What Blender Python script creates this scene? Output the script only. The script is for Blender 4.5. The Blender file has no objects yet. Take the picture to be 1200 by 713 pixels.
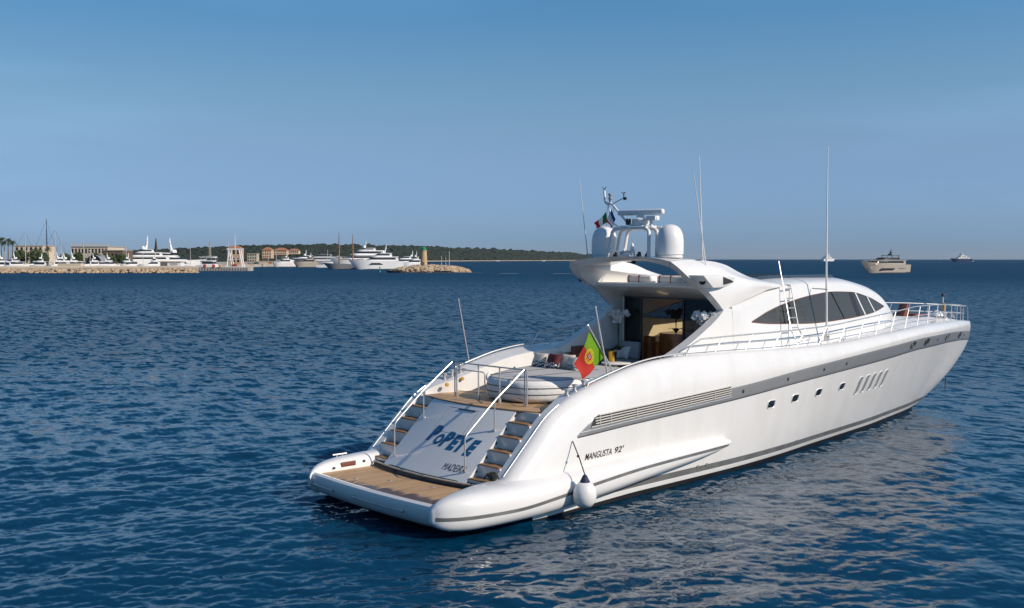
import bpy, bmesh, math, random
import numpy as np
from mathutils import Vector, Matrix
random.seed(7); rng = np.random.default_rng(11)
R = math.radians
sc = bpy.context.scene
COL = sc.collection

# ------------------------------------------------------------------ camera, sky, sun, exposure
CAM = Vector((-15.194, -19.581, 5.8))
FOC = 1230.0                                   # focal length in pixels of a 1200 px wide frame
VIEW = Vector((.67421, .73854, 0)).normalized()
PITCH = math.atan(53 / FOC)
cd = bpy.data.cameras.new('camera'); cam = bpy.data.objects.new('camera', cd); COL.objects.link(cam)
cd.sensor_fit = 'HORIZONTAL'; cd.sensor_width = 36; cd.lens = 36 * FOC / 1200
cd.clip_start = .5; cd.clip_end = 60000
cam.location = CAM
fw = Vector((VIEW.x * math.cos(PITCH), VIEW.y * math.cos(PITCH), -math.sin(PITCH)))
cam.rotation_euler = fw.to_track_quat('-Z', 'Y').to_euler()
sc.camera = cam

SKY_GAIN = [(.285, .405, .72), (.325, .445, .76), (.545, .61, .69), (.46, .69, .76), (.29, .64, .76), (1.40, 1.65, 1.6)]    # sky tint from the horizon up; last stop, out of view, brightened as fill
SUN_EL = R(31); SUN_AZ = R(161)                # azimuth clockwise from +Y
SUN = Vector((math.sin(SUN_AZ) * math.cos(SUN_EL), math.cos(SUN_AZ) * math.cos(SUN_EL), math.sin(SUN_EL)))
w = bpy.data.worlds.new('World'); sc.world = w; w.use_nodes = True
nt = w.node_tree; bg = nt.nodes['Background']
sky = nt.nodes.new('ShaderNodeTexSky'); sky.sky_type = 'NISHITA'; sky.sun_disc = False
sky.sun_elevation = SUN_EL; sky.sun_rotation = SUN_AZ
sky.air_density = 1.0; sky.dust_density = .2; sky.ozone_density = 4.0; sky.altitude = 0
tcw = nt.nodes.new('ShaderNodeTexCoord'); spw = nt.nodes.new('ShaderNodeSeparateXYZ'); nt.links.new(tcw.outputs['Generated'], spw.inputs[0])
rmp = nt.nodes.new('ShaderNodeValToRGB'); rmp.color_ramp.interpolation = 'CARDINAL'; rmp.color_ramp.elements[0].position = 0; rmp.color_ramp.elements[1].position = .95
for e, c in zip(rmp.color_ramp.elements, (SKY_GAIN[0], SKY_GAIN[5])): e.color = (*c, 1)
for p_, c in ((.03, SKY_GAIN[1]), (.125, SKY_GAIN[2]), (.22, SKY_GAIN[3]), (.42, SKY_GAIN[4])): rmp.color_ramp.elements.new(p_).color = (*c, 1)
mulw = nt.nodes.new('ShaderNodeVectorMath'); mulw.operation = 'MULTIPLY'
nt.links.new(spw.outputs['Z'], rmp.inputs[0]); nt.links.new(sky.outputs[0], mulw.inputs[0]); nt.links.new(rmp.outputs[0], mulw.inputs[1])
nzw = nt.nodes.new('ShaderNodeTexNoise'); nzw.inputs['Scale'].default_value = 2.2; nzw.inputs['Detail'].default_value = 6; mpw = nt.nodes.new('ShaderNodeMapping'); mpw.inputs['Scale'].default_value = (1, 1, 7); mpw.inputs['Rotation'].default_value = (.06, -.05, 0)
nt.links.new(tcw.outputs['Generated'], mpw.inputs[0]); nt.links.new(mpw.outputs[0], nzw.inputs['Vector'])
mrw = nt.nodes.new('ShaderNodeMapRange'); mrw.inputs['From Min'].default_value = .48; mrw.inputs['From Max'].default_value = .72; mrw.inputs['To Min'].default_value = 1.; mrw.inputs['To Max'].default_value = 1.12; nt.links.new(nzw.outputs['Fac'], mrw.inputs['Value'])
wsp = nt.nodes.new('ShaderNodeVectorMath'); wsp.operation = 'SCALE'; nt.links.new(mulw.outputs[0], wsp.inputs[0]); nt.links.new(mrw.outputs[0], wsp.inputs['Scale'])     # thin high veils
dtw = nt.nodes.new('ShaderNodeVectorMath'); dtw.operation = 'DOT_PRODUCT'; dtw.inputs[1].default_value = (VIEW.y, -VIEW.x, 0); nt.links.new(tcw.outputs['Generated'], dtw.inputs[0])
lrw = nt.nodes.new('ShaderNodeMath'); lrw.operation = 'MULTIPLY_ADD'; lrw.inputs[1].default_value = .26; lrw.inputs[2].default_value = 1.02; nt.links.new(dtw.outputs['Value'], lrw.inputs[0])     # a little more sunlit haze towards the sun
ws2 = nt.nodes.new('ShaderNodeVectorMath'); ws2.operation = 'SCALE'; nt.links.new(wsp.outputs[0], ws2.inputs[0]); nt.links.new(lrw.outputs[0], ws2.inputs['Scale'])
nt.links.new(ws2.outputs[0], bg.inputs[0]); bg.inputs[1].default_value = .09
sd = bpy.data.lights.new('sun', 'SUN'); so = bpy.data.objects.new('sun', sd); COL.objects.link(so)
sd.energy = 3.1; sd.angle = R(.5); sd.color = (1, .87, .73)
so.rotation_euler = SUN.to_track_quat('Z', 'Y').to_euler(); so.location = (0, 0, 60)
sc.view_settings.view_transform = 'Standard'; sc.view_settings.look = 'None'
sc.view_settings.gamma = 1; sc.view_settings.use_curve_mapping = False; sc.view_settings.exposure = .5
sc.cycles.max_bounces = 8; sc.cycles.transparent_max_bounces = 12
sc.cycles.caustics_reflective = False; sc.cycles.caustics_refractive = False
sc.cycles.sample_clamp_indirect = 4

# ------------------------------------------------------------------ materials
def mat(name, col, rough=.5, metal=0., var=0., vscale=3., bump=0., bscale=20., coat=0., spec=.5):
    m = bpy.data.materials.new(name); m.use_nodes = True; n = m.node_tree; p = n.nodes['Principled BSDF']
    c = (*col, 1) if len(col) == 3 else col
    p.inputs['Base Color'].default_value = c; p.inputs['Roughness'].default_value = rough
    p.inputs['Metallic'].default_value = metal; p.inputs['Coat Weight'].default_value = coat
    p.inputs['Specular IOR Level'].default_value = spec
    if var or bump:
        tc = n.nodes.new('ShaderNodeTexCoord')
    if var:
        t = n.nodes.new('ShaderNodeTexNoise'); t.inputs['Scale'].default_value = vscale; t.inputs['Detail'].default_value = 6
        n.links.new(tc.outputs['Object'], t.inputs['Vector'])
        r = n.nodes.new('ShaderNodeMapRange'); r.inputs['From Min'].default_value = .3; r.inputs['From Max'].default_value = .7
        r.inputs['To Min'].default_value = 1 - var; r.inputs['To Max'].default_value = 1 + var * .6
        n.links.new(t.outputs['Fac'], r.inputs['Value'])
        x = n.nodes.new('ShaderNodeVectorMath'); x.operation = 'SCALE'; x.inputs[0].default_value = c[:3]
        n.links.new(r.outputs[0], x.inputs['Scale']); n.links.new(x.outputs[0], p.inputs['Base Color'])
    if bump:
        b = n.nodes.new('ShaderNodeTexNoise'); b.inputs['Scale'].default_value = bscale; b.inputs['Detail'].default_value = 4
        n.links.new(tc.outputs['Object'], b.inputs['Vector'])
        bn = n.nodes.new('ShaderNodeBump'); bn.inputs['Strength'].default_value = bump; bn.inputs['Distance'].default_value = .05
        n.links.new(b.outputs['Fac'], bn.inputs['Height']); n.links.new(bn.outputs[0], p.inputs['Normal'])
    return m

M = {}
M['gel'] = mat('white_gelcoat', (.76, .745, .715), .25, var=.05, vscale=.9, coat=.4)
M['gel2'] = mat('white_gelcoat_deck', (.78, .77, .75), .4, var=.05, vscale=1.5)
m_ = mat('hull_gelcoat', (.76, .745, .715), .22, coat=.4); n_ = m_.node_tree; p_ = n_.nodes['Principled BSDF']
tc_ = n_.nodes.new('ShaderNodeTexCoord'); mp_ = n_.nodes.new('ShaderNodeMapping'); mp_.inputs['Scale'].default_value = (1.6, 1.6, .22); n_.links.new(tc_.outputs['Object'], mp_.inputs[0])
nz_ = n_.nodes.new('ShaderNodeTexNoise'); nz_.inputs['Scale'].default_value = 1.3; nz_.inputs['Detail'].default_value = 7; nz_.inputs['Roughness'].default_value = .62; n_.links.new(mp_.outputs[0], nz_.inputs['Vector'])
cr_ = n_.nodes.new('ShaderNodeValToRGB'); cr_.color_ramp.elements[0].position = .34; cr_.color_ramp.elements[1].position = .56; cr_.color_ramp.elements[0].color = (.725, .705, .665, 1); cr_.color_ramp.elements[1].color = (.765, .75, .72, 1)
n_.links.new(nz_.outputs['Fac'], cr_.inputs[0]); n_.links.new(cr_.outputs[0], p_.inputs['Base Color']); M['hull'] = m_      # faint run-off streaks down the topsides
M['band'] = mat('silver_grey_paint', (.24, .245, .245), .3, var=.06, vscale=1.2, coat=.3)
M['boot'] = mat('grey_boot_paint', (.16, .16, .155), .35, var=.25, vscale=2.5)
M['foul'] = mat('dark_antifouling', (.012, .011, .012), .6, var=.5, vscale=2)
M['black'] = mat('black_rubber', (.012, .012, .013), .5)
M['gap'] = mat('dark_recess', (.02, .02, .021), .7)
M['steel'] = mat('polished_steel', (.62, .60, .57), .36, .65, var=.12, vscale=8)
M['tube'] = mat('white_painted_tube', (.74, .73, .71), .35)
M['dome'] = mat('radome_white', (.78, .77, .76), .33, var=.04, vscale=2)
M['vinyl'] = mat('white_vinyl', (.77, .76, .73), .5, bump=.15, bscale=9, var=.05)
M['grey_fabric'] = mat('grey_outdoor_fabric', (.30, .31, .33), .85, var=.1, vscale=14, bump=.2, bscale=90)
M['pad_fabric'] = mat('pale_grey_pad_fabric', (.50, .485, .465), .85, var=.08, vscale=10, bump=.2, bscale=80)
M['cream_fabric'] = mat('cream_fabric', (.62, .56, .47), .9, var=.1, vscale=12, bump=.2, bscale=80)
M['maroon'] = mat('maroon_fabric', (.12, .018, .02), .85, var=.15, vscale=12)
M['piping'] = mat('dark_piping', (.04, .04, .045), .6)
M['navy'] = mat('navy_cover', (.012, .018, .06), .7)
M['blue_letter'] = mat('blue_letter_paint', (.012, .105, .235), .35)
M['dark_letter'] = mat('dark_letter_paint', (.03, .018, .018), .4)
M['grey_letter'] = mat('grey_letter_paint', (.05, .055, .07), .4)
M['wood'] = mat('varnished_wood', (.46, .15, .04), .3, var=.3, vscale=5, coat=.5)
M['cream_wall'] = mat('cream_lining', (.90, .72, .42), .6, var=.08, vscale=2)
M['gold'] = mat('gold_metal', (.72, .42, .08), .25, 1.0)
M['petal'] = mat('white_petals', (.82, .80, .78), .6)
M['slat'] = mat('pale_slat_paint', (.55, .52, .47), .45)
M['salon_floor'] = mat('pale_carpet', (.66, .50, .32), .9, var=.1, vscale=4)
M['darkpetal'] = mat('dark_purple_petals', (.05, .035, .045), .7)
M['leaf'] = mat('orchid_leaf', (.03, .07, .02), .5, var=.3, vscale=20)
M['pot'] = mat('white_ceramic', (.75, .74, .72), .3)
M['rope'] = mat('dark_rope', (.03, .028, .026), .9)
M['chain'] = mat('chain', (.08, .08, .08), .5, .6)
M['brown'] = mat('brown_leather', (.16, .05, .03), .6, var=.15, vscale=9)
M['fender'] = mat('fender_white', (.74, .73, .70), .45, var=.05, vscale=6)
M['amber'] = mat('amber_lens', (.55, .28, .03), .3)
M['instr'] = mat('dark_instrument', (.04, .04, .045), .4)

def teak_mat(name, angle=0.0, wet=False):
    m = mat(name, (.36, .215, .105), .6); n = m.node_tree; p = n.nodes['Principled BSDF']
    tc = n.nodes.new('ShaderNodeTexCoord'); mp = n.nodes.new('ShaderNodeMapping'); mp.inputs['Rotation'].default_value = (0, 0, angle)
    n.links.new(tc.outputs['Object'], mp.inputs[0])
    sep = n.nodes.new('ShaderNodeSeparateXYZ'); n.links.new(mp.outputs[0], sep.inputs[0])
    mul = n.nodes.new('ShaderNodeMath'); mul.operation = 'MULTIPLY'; mul.inputs[1].default_value = 1 / .055
    n.links.new(sep.outputs['Y'], mul.inputs[0])
    fr = n.nodes.new('ShaderNodeMath'); fr.operation = 'FRACT'; n.links.new(mul.outputs[0], fr.inputs[0])
    lt = n.nodes.new('ShaderNodeMath'); lt.operation = 'LESS_THAN'; lt.inputs[1].default_value = .1; n.links.new(fr.outputs[0], lt.inputs[0])
    fl = n.nodes.new('ShaderNodeMath'); fl.operation = 'FLOOR'; n.links.new(mul.outputs[0], fl.inputs[0])
    wn = n.nodes.new('ShaderNodeTexWhiteNoise'); wn.noise_dimensions = '1D'; n.links.new(fl.outputs[0], wn.inputs['W'])
    st = n.nodes.new('ShaderNodeMapping'); st.inputs['Scale'].default_value = (2.0, 30, 30); n.links.new(mp.outputs[0], st.inputs[0])
    ns = n.nodes.new('ShaderNodeTexNoise'); ns.inputs['Scale'].default_value = 1.5; ns.inputs['Detail'].default_value = 5
    n.links.new(st.outputs[0], ns.inputs['Vector'])
    ad = n.nodes.new('ShaderNodeMath'); ad.operation = 'MULTIPLY_ADD'; ad.inputs[1].default_value = .35
    n.links.new(wn.outputs['Value'], ad.inputs[0]); n.links.new(ns.outputs['Fac'], ad.inputs[2])
    cr = n.nodes.new('ShaderNodeValToRGB'); cr.color_ramp.elements[0].position = .35; cr.color_ramp.elements[1].position = .95
    cr.color_ramp.elements[0].color = (.37, .215, .10, 1); cr.color_ramp.elements[1].color = (.60, .395, .215, 1)
    n.links.new(ad.outputs[0], cr.inputs[0])
    mx = n.nodes.new('ShaderNodeMix'); mx.data_type = 'RGBA'; mx.inputs['B'].default_value = (.05, .035, .03, 1)
    sc_ = n.nodes.new('ShaderNodeMath'); sc_.operation = 'MULTIPLY'; sc_.inputs[1].default_value = .7
    n.links.new(lt.outputs[0], sc_.inputs[0]); n.links.new(sc_.outputs[0], mx.inputs['Factor'])
    n.links.new(cr.outputs[0], mx.inputs['A'])
    out = mx.outputs['Result']
    if wet:        # a wet stain with a ragged edge along the after edge of the platform
        sp = n.nodes.new('ShaderNodeSeparateXYZ'); n.links.new(tc.outputs['Object'], sp.inputs[0])
        sm = n.nodes.new('ShaderNodeMapping'); sm.inputs['Scale'].default_value = (1.1, 5.5, 1); n.links.new(tc.outputs['Object'], sm.inputs[0])
        n2 = n.nodes.new('ShaderNodeTexNoise'); n2.inputs['Scale'].default_value = 1.6; n2.inputs['Detail'].default_value = 3; n2.inputs['Roughness'].default_value = .65
        n.links.new(sm.outputs[0], n2.inputs['Vector'])
        a1 = n.nodes.new('ShaderNodeMath'); a1.operation = 'MULTIPLY_ADD'; a1.inputs[1].default_value = 1.25; n.links.new(n2.outputs['Fac'], a1.inputs[0]); n.links.new(sp.outputs['X'], a1.inputs[2])
        yk = n.nodes.new('ShaderNodeMath'); yk.operation = 'MULTIPLY_ADD'; yk.inputs[1].default_value = .13; n.links.new(sp.outputs['Y'], yk.inputs[0]); n.links.new(a1.outputs[0], yk.inputs[2])
        l2 = n.nodes.new('ShaderNodeMapRange'); l2.inputs['From Min'].default_value = -1.10; l2.inputs['From Max'].default_value = -1.0
        l2.inputs['To Min'].default_value = 1; l2.inputs['To Max'].default_value = 0
        n.links.new(yk.outputs[0], l2.inputs['Value'])
        m2 = n.nodes.new('ShaderNodeMix'); m2.data_type = 'RGBA'; m2.inputs['B'].default_value = (.085, .045, .03, 1)
        n.links.new(l2.outputs[0], m2.inputs['Factor']); n.links.new(out, m2.inputs['A']); out = m2.outputs['Result']
        rr = n.nodes.new('ShaderNodeMapRange'); rr.inputs['To Min'].default_value = .6; rr.inputs['To Max'].default_value = .3
        n.links.new(l2.outputs[0], rr.inputs['Value']); n.links.new(rr.outputs[0], p.inputs['Roughness'])
    n.links.new(out, p.inputs['Base Color'])
    return m
M['teak'] = teak_mat('teak_planks', wet=True)
M['teak_deck'] = teak_mat('teak_deck_planks')
M['teak_step'] = mat('teak_step', (.27, .15, .07), .6, var=.25, vscale=10)

def glass_mat(name, col, through, rough=.04):
    m = mat(name, col, rough, coat=.0, spec=.7); n = m.node_tree; p = n.nodes['Principled BSDF']
    t = n.nodes.new('ShaderNodeBsdfTransparent'); t.inputs[0].default_value = (.75, .78, .8, 1)
    mx = n.nodes.new('ShaderNodeMixShader'); mx.inputs[0].default_value = through
    n.links.new(p.outputs[0], mx.inputs[1]); n.links.new(t.outputs[0], mx.inputs[2])
    n.links.new(mx.outputs[0], n.nodes['Material Output'].inputs[0]); return m
M['tint'] = glass_mat('tinted_side_glass', (.12, .122, .12), .5, .14)
M['door_glass'] = glass_mat('dark_door_glass', (.006, .009, .014), .22)
M['dark_glass'] = mat('dark_window_glass', (.015, .018, .022), .08, spec=.7)
M['roof_glass'] = mat('roof_frame', (.04, .045, .05), .2, spec=.7)
M['sunroof'] = glass_mat('sunroof_glass', (.04, .045, .05), .85, .12)

# ------------------------------------------------------------------ mesh builder
class MB:
    """collects shapes; yacht coordinates are (u forward, v to starboard, z up), written out as (u, -v, z)"""
    def __init__(s): s.v = []; s.f = []; s.m = []
    def add(s, vs, fs, m=0):
        o = len(s.v); s.v += [tuple(map(float, p)) for p in vs]
        for f in fs: s.f.append(tuple(i + o for i in f)); s.m.append(m)
        return s
    def grid(s, rows, m=0, close=False, cap=False):
        n = len(rows[0]); vs = [p for r in rows for p in r]; fs = []
        for i in range(len(rows) - 1):
            for j in range(n if close else n - 1):
                k = (j + 1) % n; fs.append((i * n + j, i * n + k, (i + 1) * n + k, (i + 1) * n + j))
        if cap: fs.append(tuple(range(n))[::-1]); fs.append(tuple((len(rows) - 1) * n + j for j in range(n)))
        return s.add(vs, fs, m)
    def box(s, c, d, rz=0., m=0, tilt=0.):
        vs = []
        for a in (-1, 1):
            for b in (-1, 1):
                for e in (-1, 1):
                    x, y, z = a * d[0] / 2, b * d[1] / 2, e * d[2] / 2
                    x, z = x * math.cos(tilt) - z * math.sin(tilt), x * math.sin(tilt) + z * math.cos(tilt)
                    x, y = x * math.cos(rz) - y * math.sin(rz), x * math.sin(rz) + y * math.cos(rz)
                    vs.append((c[0] + x, c[1] + y, c[2] + z))
        return s.add(vs, [(0, 1, 3, 2), (4, 6, 7, 5), (0, 4, 5, 1), (2, 3, 7, 6), (0, 2, 6, 4), (1, 5, 7, 3)], m)
    def tube(s, path, r, n=8, m=0, closed=False):
        P = [Vector(p) for p in path]; k = len(P); rr = r if isinstance(r, (list, tuple)) else [r] * k
        rows = []; ref = None
        for i in range(k):
            if closed: d = P[(i + 1) % k] - P[i - 1]
            else: d = P[min(i + 1, k - 1)] - P[max(i - 1, 0)]
            d.normalize()
            if ref is None: ref = d.orthogonal().normalized()
            ref = (ref - d * ref.dot(d))
            if ref.length < 1e-6: ref = d.orthogonal()
            ref.normalize(); b = d.cross(ref)
            rows.append([tuple(P[i] + (ref * math.cos(2 * math.pi * j / n) + b * math.sin(2 * math.pi * j / n)) * rr[i]) for j in range(n)])
        if closed: rows.append(rows[0])
        return s.grid(rows, m, close=True, cap=not closed)
    def lathe(s, prof, c, n=24, m=0, axis=None):
        a = Vector(axis).normalized() if axis else Vector((0, 0, 1)); x = a.orthogonal().normalized(); y = a.cross(x); c = Vector(c)
        rows = [[tuple(c + a * z + (x * math.cos(2 * math.pi * j / n) + y * math.sin(2 * math.pi * j / n)) * max(r, 1e-4)) for j in range(n)] for r, z in prof]
        return s.grid(rows, m, close=True, cap=True)
    def prism(s, poly, f0, f1, m=0):
        """poly: list of 2D points; f0, f1 map a 2D point to the two faces"""
        n = len(poly); vs = [f0(p) for p in poly] + [f1(p) for p in poly]
        fs = [tuple(range(n))[::-1], tuple(range(n, 2 * n))] + [(i, (i + 1) % n, n + (i + 1) % n, n + i) for i in range(n)]
        return s.add(vs, fs, m)
    def ball(s, c, r, n=12, m=0, sz=(1, 1, 1)):
        rows = [[(c[0] + sz[0] * r * math.sin(t) * math.cos(a), c[1] + sz[1] * r * math.sin(t) * math.sin(a), c[2] + sz[2] * r * math.cos(t))
                 for a in [2 * math.pi * j / n for j in range(n)]] for t in [max(1e-3, min(math.pi - 1e-3, math.pi * i / (n // 2))) for i in range(n // 2 + 1)]]
        return s.grid(rows, m, close=True, cap=True)
    def build(s, name, mats, parent=None, origin=(0, 0, 0), flip=True, smooth=35, bevel=0., seg=2, sub=0, weld=True):
        me = bpy.data.meshes.new(name); k = -1 if flip else 1
        ox, oy, oz = origin
        if flip:       # the builder's half-breadths are trimmed a little and the raked stem pulled in
            fx = lambda p: (p[0] - .13 * min(1, max(0, (p[0] - 18) / 10)), p[1] * .96 + .12, p[2])
            s.v = [fx(p) for p in s.v]; ox, oy, oz = fx((ox, oy, oz)) if any(origin) else (0, 0, 0)
        me.from_pydata([(p[0] - ox, (p[1] - oy) * k, p[2] - oz) for p in s.v], [], s.f)
        for mt in (mats if isinstance(mats, (list, tuple)) else [mats]): me.materials.append(mt)
        me.polygons.foreach_set('material_index', s.m)
        bm = bmesh.new(); bm.from_mesh(me)
        if weld: bmesh.ops.remove_doubles(bm, verts=bm.verts, dist=1e-4)
        bmesh.ops.dissolve_degenerate(bm, dist=1e-5, edges=bm.edges)
        bmesh.ops.recalc_face_normals(bm, faces=bm.faces)
        if bevel:
            es = [e for e in bm.edges if len(e.link_faces) == 2 and e.calc_face_angle(0) > R(25)]
            bmesh.ops.bevel(bm, geom=es, offset=bevel, segments=seg, affect='EDGES', profile=.5, clamp_overlap=True)
        bm.to_mesh(me); bm.free()
        if smooth:
            me.polygons.foreach_set('use_smooth', [True] * len(me.polygons)); me.set_sharp_from_angle(angle=R(smooth))
        o = bpy.data.objects.new(name, me); COL.objects.link(o)
        o.location = (ox, oy * k, oz)
        if parent: 
            o.parent = parent; o.location = Vector(o.location) - Vector(parent_loc(parent)) if flip else o.location
        if sub:
            md = o.modifiers.new('sub', 'SUBSURF'); md.levels = md.render_levels = sub
        return o
def parent_loc(p):
    l = Vector(p.location)
    while p.parent: p = p.parent; l += Vector(p.location)
    return l
def tag(o, label, cat, group=None, kind=None):
    o['label'] = label; o['category'] = cat
    if group: o['group'] = group
    if kind: o['kind'] = kind
    return o
def empty(name, loc, label, cat, group=None, rz=0, flip=True):
    o = bpy.data.objects.new(name, None); COL.objects.link(o); o.empty_display_size = .3
    o.location = (loc[0], -(loc[1] * .96 + .12) if flip and any(loc) else loc[1], loc[2]); o.rotation_euler.z = rz
    return tag(o, label, cat, group)
def round_path(pts, r, k=5):
    P = [Vector(p) for p in pts]; out = [P[0]]
    for i in range(1, len(P) - 1):
        a = (P[i - 1] - P[i]); b = (P[i + 1] - P[i]); q = min(r, a.length * .45, b.length * .45)
        p0 = P[i] + a.normalized() * q; p1 = P[i] + b.normalized() * q
        for t in np.linspace(0, 1, k): out.append(p0 * (1 - t) ** 2 + P[i] * 2 * t * (1 - t) + p1 * t * t)
    out.append(P[-1]); return out
def pchip(xs, ys):
    xs = np.array(xs, float); ys = np.array(ys, float); h = np.diff(xs); d = np.diff(ys) / h; m = np.zeros(len(xs))
    for i in range(1, len(xs) - 1):
        if d[i - 1] * d[i] > 0:
            w1 = 2 * h[i] + h[i - 1]; w2 = h[i] + 2 * h[i - 1]; m[i] = (w1 + w2) / (w1 / d[i - 1] + w2 / d[i])
    m[0] = d[0]; m[-1] = d[-1]
    def f(x):
        x = min(max(float(x), xs[0]), xs[-1]); i = min(int(np.searchsorted(xs, x, side='right')) - 1, len(h) - 1)
        t = (x - xs[i]) / h[i]
        return float(ys[i] * (1 + 2 * t) * (1 - t) ** 2 + h[i] * m[i] * t * (1 - t) ** 2 + ys[i + 1] * t * t * (3 - 2 * t) + h[i] * m[i + 1] * t * t * (t - 1))
    return f
def poly_resample(pts, n):
    P = np.array(pts, float); d = np.r_[0, np.cumsum(np.linalg.norm(np.diff(P, axis=0), axis=1))]
    fs = [pchip(d, P[:, k]) for k in range(3)]
    return [tuple(f(t) for f in fs) for t in np.linspace(0, d[-1], n)]

# ------------------------------------------------------------------ the sea
def wave_tile(N, L, seed, wind, kmin, kmax, spread, expo):
    r = np.random.default_rng(seed); k1 = 2 * np.pi * np.fft.fftfreq(N, L / N)
    kx, ky = np.meshgrid(k1, k1, indexing='ij'); k = np.hypot(kx, ky); k[0, 0] = 1e9
    cs = (kx * math.cos(wind) + ky * math.sin(wind)) / k
    S = k ** (-expo) * np.exp(-(kmin / k) ** 2) * (np.abs(cs) ** spread * .9 + .1) * (k < kmax)
    H = np.sqrt(S) * (r.normal(size=k.shape) + 1j * r.normal(size=k.shape)); H[0, 0] = 0
    h = np.fft.ifft2(H).real; sl = np.fft.ifft2(1j * kx * H).real ** 2 + np.fft.ifft2(1j * ky * H).real ** 2
    return H / math.sqrt(sl.mean()), kx, ky, k
def lod_tiles(tile, slope, cuts, chop):
    H, kx, ky, k = tile; out = []
    for c in cuts:
        G = H * slope * np.exp(-(k * c / (2 * np.pi)) ** 4) if c else H * slope
        out.append([np.fft.ifft2(G).real.astype('f4'), (np.fft.ifft2(-1j * kx / k * G).real * chop).astype('f4'), (np.fft.ifft2(-1j * ky / k * G).real * chop).astype('f4')])
    return out
def sample(t, x, y, L, N, rot):
    c, s = math.cos(rot), math.sin(rot)
    fx = ((c * x + s * y) / L * N) % N; fy = ((-s * x + c * y) / L * N) % N
    i = np.floor(fx).astype(int) % N; j = np.floor(fy).astype(int) % N; a = fx - np.floor(fx); b = fy - np.floor(fy); i2 = (i + 1) % N; j2 = (j + 1) % N
    res = [t_[i, j] * (1 - a) * (1 - b) + t_[i2, j] * a * (1 - b) + t_[i, j2] * (1 - a) * b + t_[i2, j2] * a * b for t_ in t]
    return res[0], c * res[1] - s * res[2], s * res[1] + c * res[2]
VA = math.atan2(VIEW.y, VIEW.x)
def make_sea():
    a0 = R(38); inner = np.linspace(-a0, a0, 1000); outer = np.linspace(a0, 2 * math.pi - a0, 130)[1:-1]
    ang = np.r_[inner, outer] + VA
    rad = [1.2 * 1.18 ** i for i in range(15)]
    while rad[-1] < 9000:
        r = rad[-1]; rad.append(r + (max(.03, min(r * r / 9000, .0042 * r)) if r < 900 else .03 * r))
    rad = np.array(rad); A, Rr = np.meshgrid(ang, rad)
    x = CAM.x + Rr * np.cos(A); y = CAM.y + Rr * np.sin(A); z = np.zeros_like(x)
    fine = (np.abs((A - VA + np.pi) % (2 * np.pi) - np.pi) <= a0 + 1e-6)
    cuts = [0, .5, 1., 2., 4.]
    sp = np.maximum(Rr * .0016, np.gradient(rad)[:, None]) * 2.6; sp = np.where(fine, sp, np.maximum(sp, Rr * .14))
    lev = np.clip(np.interp(sp, [.2, .5, 1, 2, 4, 8], [0, 1, 2, 3, 4, 5]), 0, 5)
    dx = np.zeros_like(x); dy = np.zeros_like(x)
    for (N, L, seed, wind, rot, slope) in ((1024, 71.0, 3, VA + R(200), 0, .105), (512, 26.3, 5, VA + R(215), R(31), .07)):
        tl = wave_tile(N, L, seed, wind - rot, 2 * np.pi / 4.6, 2 * np.pi / .19, 2.0, 3.3)
        T = lod_tiles(tl, slope, cuts, 1.0)
        for l in range(5):
            wgt = np.clip(1 - np.abs(lev - l), 0, 1); mk = wgt > 0
            if l == 0: mk = lev < 1
            if not mk.any(): continue
            h, ex, ey = sample(T[l], x[mk], y[mk], L, N, rot)
            z[mk] += wgt[mk] * h; dx[mk] += wgt[mk] * ex; dy[mk] += wgt[mk] * ey
    gust = .95 + .22 * np.sin(x * .21 + y * .13 + 1.) * np.sin(y * .17 - x * .06) + .18 * np.sin(x * .07 - y * .11 + 2.) + .1 * np.sin(x * .43 + y * .31)
    z *= gust; dx *= gust; dy *= gust
    x += dx; y += dy
    nr, na = x.shape; co = np.stack([x, y, z], -1).reshape(-1, 3)
    co = np.r_[co, [[CAM.x, CAM.y, 0]]]
    I = np.arange(nr - 1)[:, None] * na; J = np.arange(na)[None, :]; J2 = (J + 1) % na
    q = np.stack([I + J, I + na + J, I + na + J2, I + J2], -1).reshape(-1, 4)
    tri = np.stack([np.full(na, nr * na), np.arange(na), (np.arange(na) + 1) % na], -1)
    me = bpy.data.meshes.new('sea'); me.vertices.add(len(co)); me.vertices.foreach_set('co', co.astype('f4').ravel())
    li = np.r_[q.ravel(), tri.ravel()]; me.loops.add(len(li)); me.loops.foreach_set('vertex_index', li.astype('i4'))
    st = np.r_[np.arange(len(q)) * 4, len(q) * 4 + np.arange(len(tri)) * 3]
    me.polygons.add(len(st)); me.polygons.foreach_set('loop_start', st.astype('i4'))
    me.polygons.foreach_set('use_smooth', np.ones(len(st), bool)); me.update(calc_edges=True)
    o = bpy.data.objects.new('sea', me); COL.objects.link(o)
    m = bpy.data.materials.new('sea_water'); m.use_nodes = True; n = m.node_tree; p = n.nodes['Principled BSDF']
    p.inputs['Base Color'].default_value = (.0045, .028, .058, 1); p.inputs['Roughness'].default_value = .06; p.inputs['IOR'].default_value = 1.333; p.inputs['Specular Tint'].default_value = (.62, .88, .96, 1)
    tc = n.nodes.new('ShaderNodeNewGeometry')
    mp = n.nodes.new('ShaderNodeMapping'); mp.inputs['Rotation'].default_value = (0, 0, -(VA + R(20))); mp.inputs['Scale'].default_value = (1.0, .5, 1)
    n.links.new(tc.outputs['Position'], mp.inputs[0])
    acc = None
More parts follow.
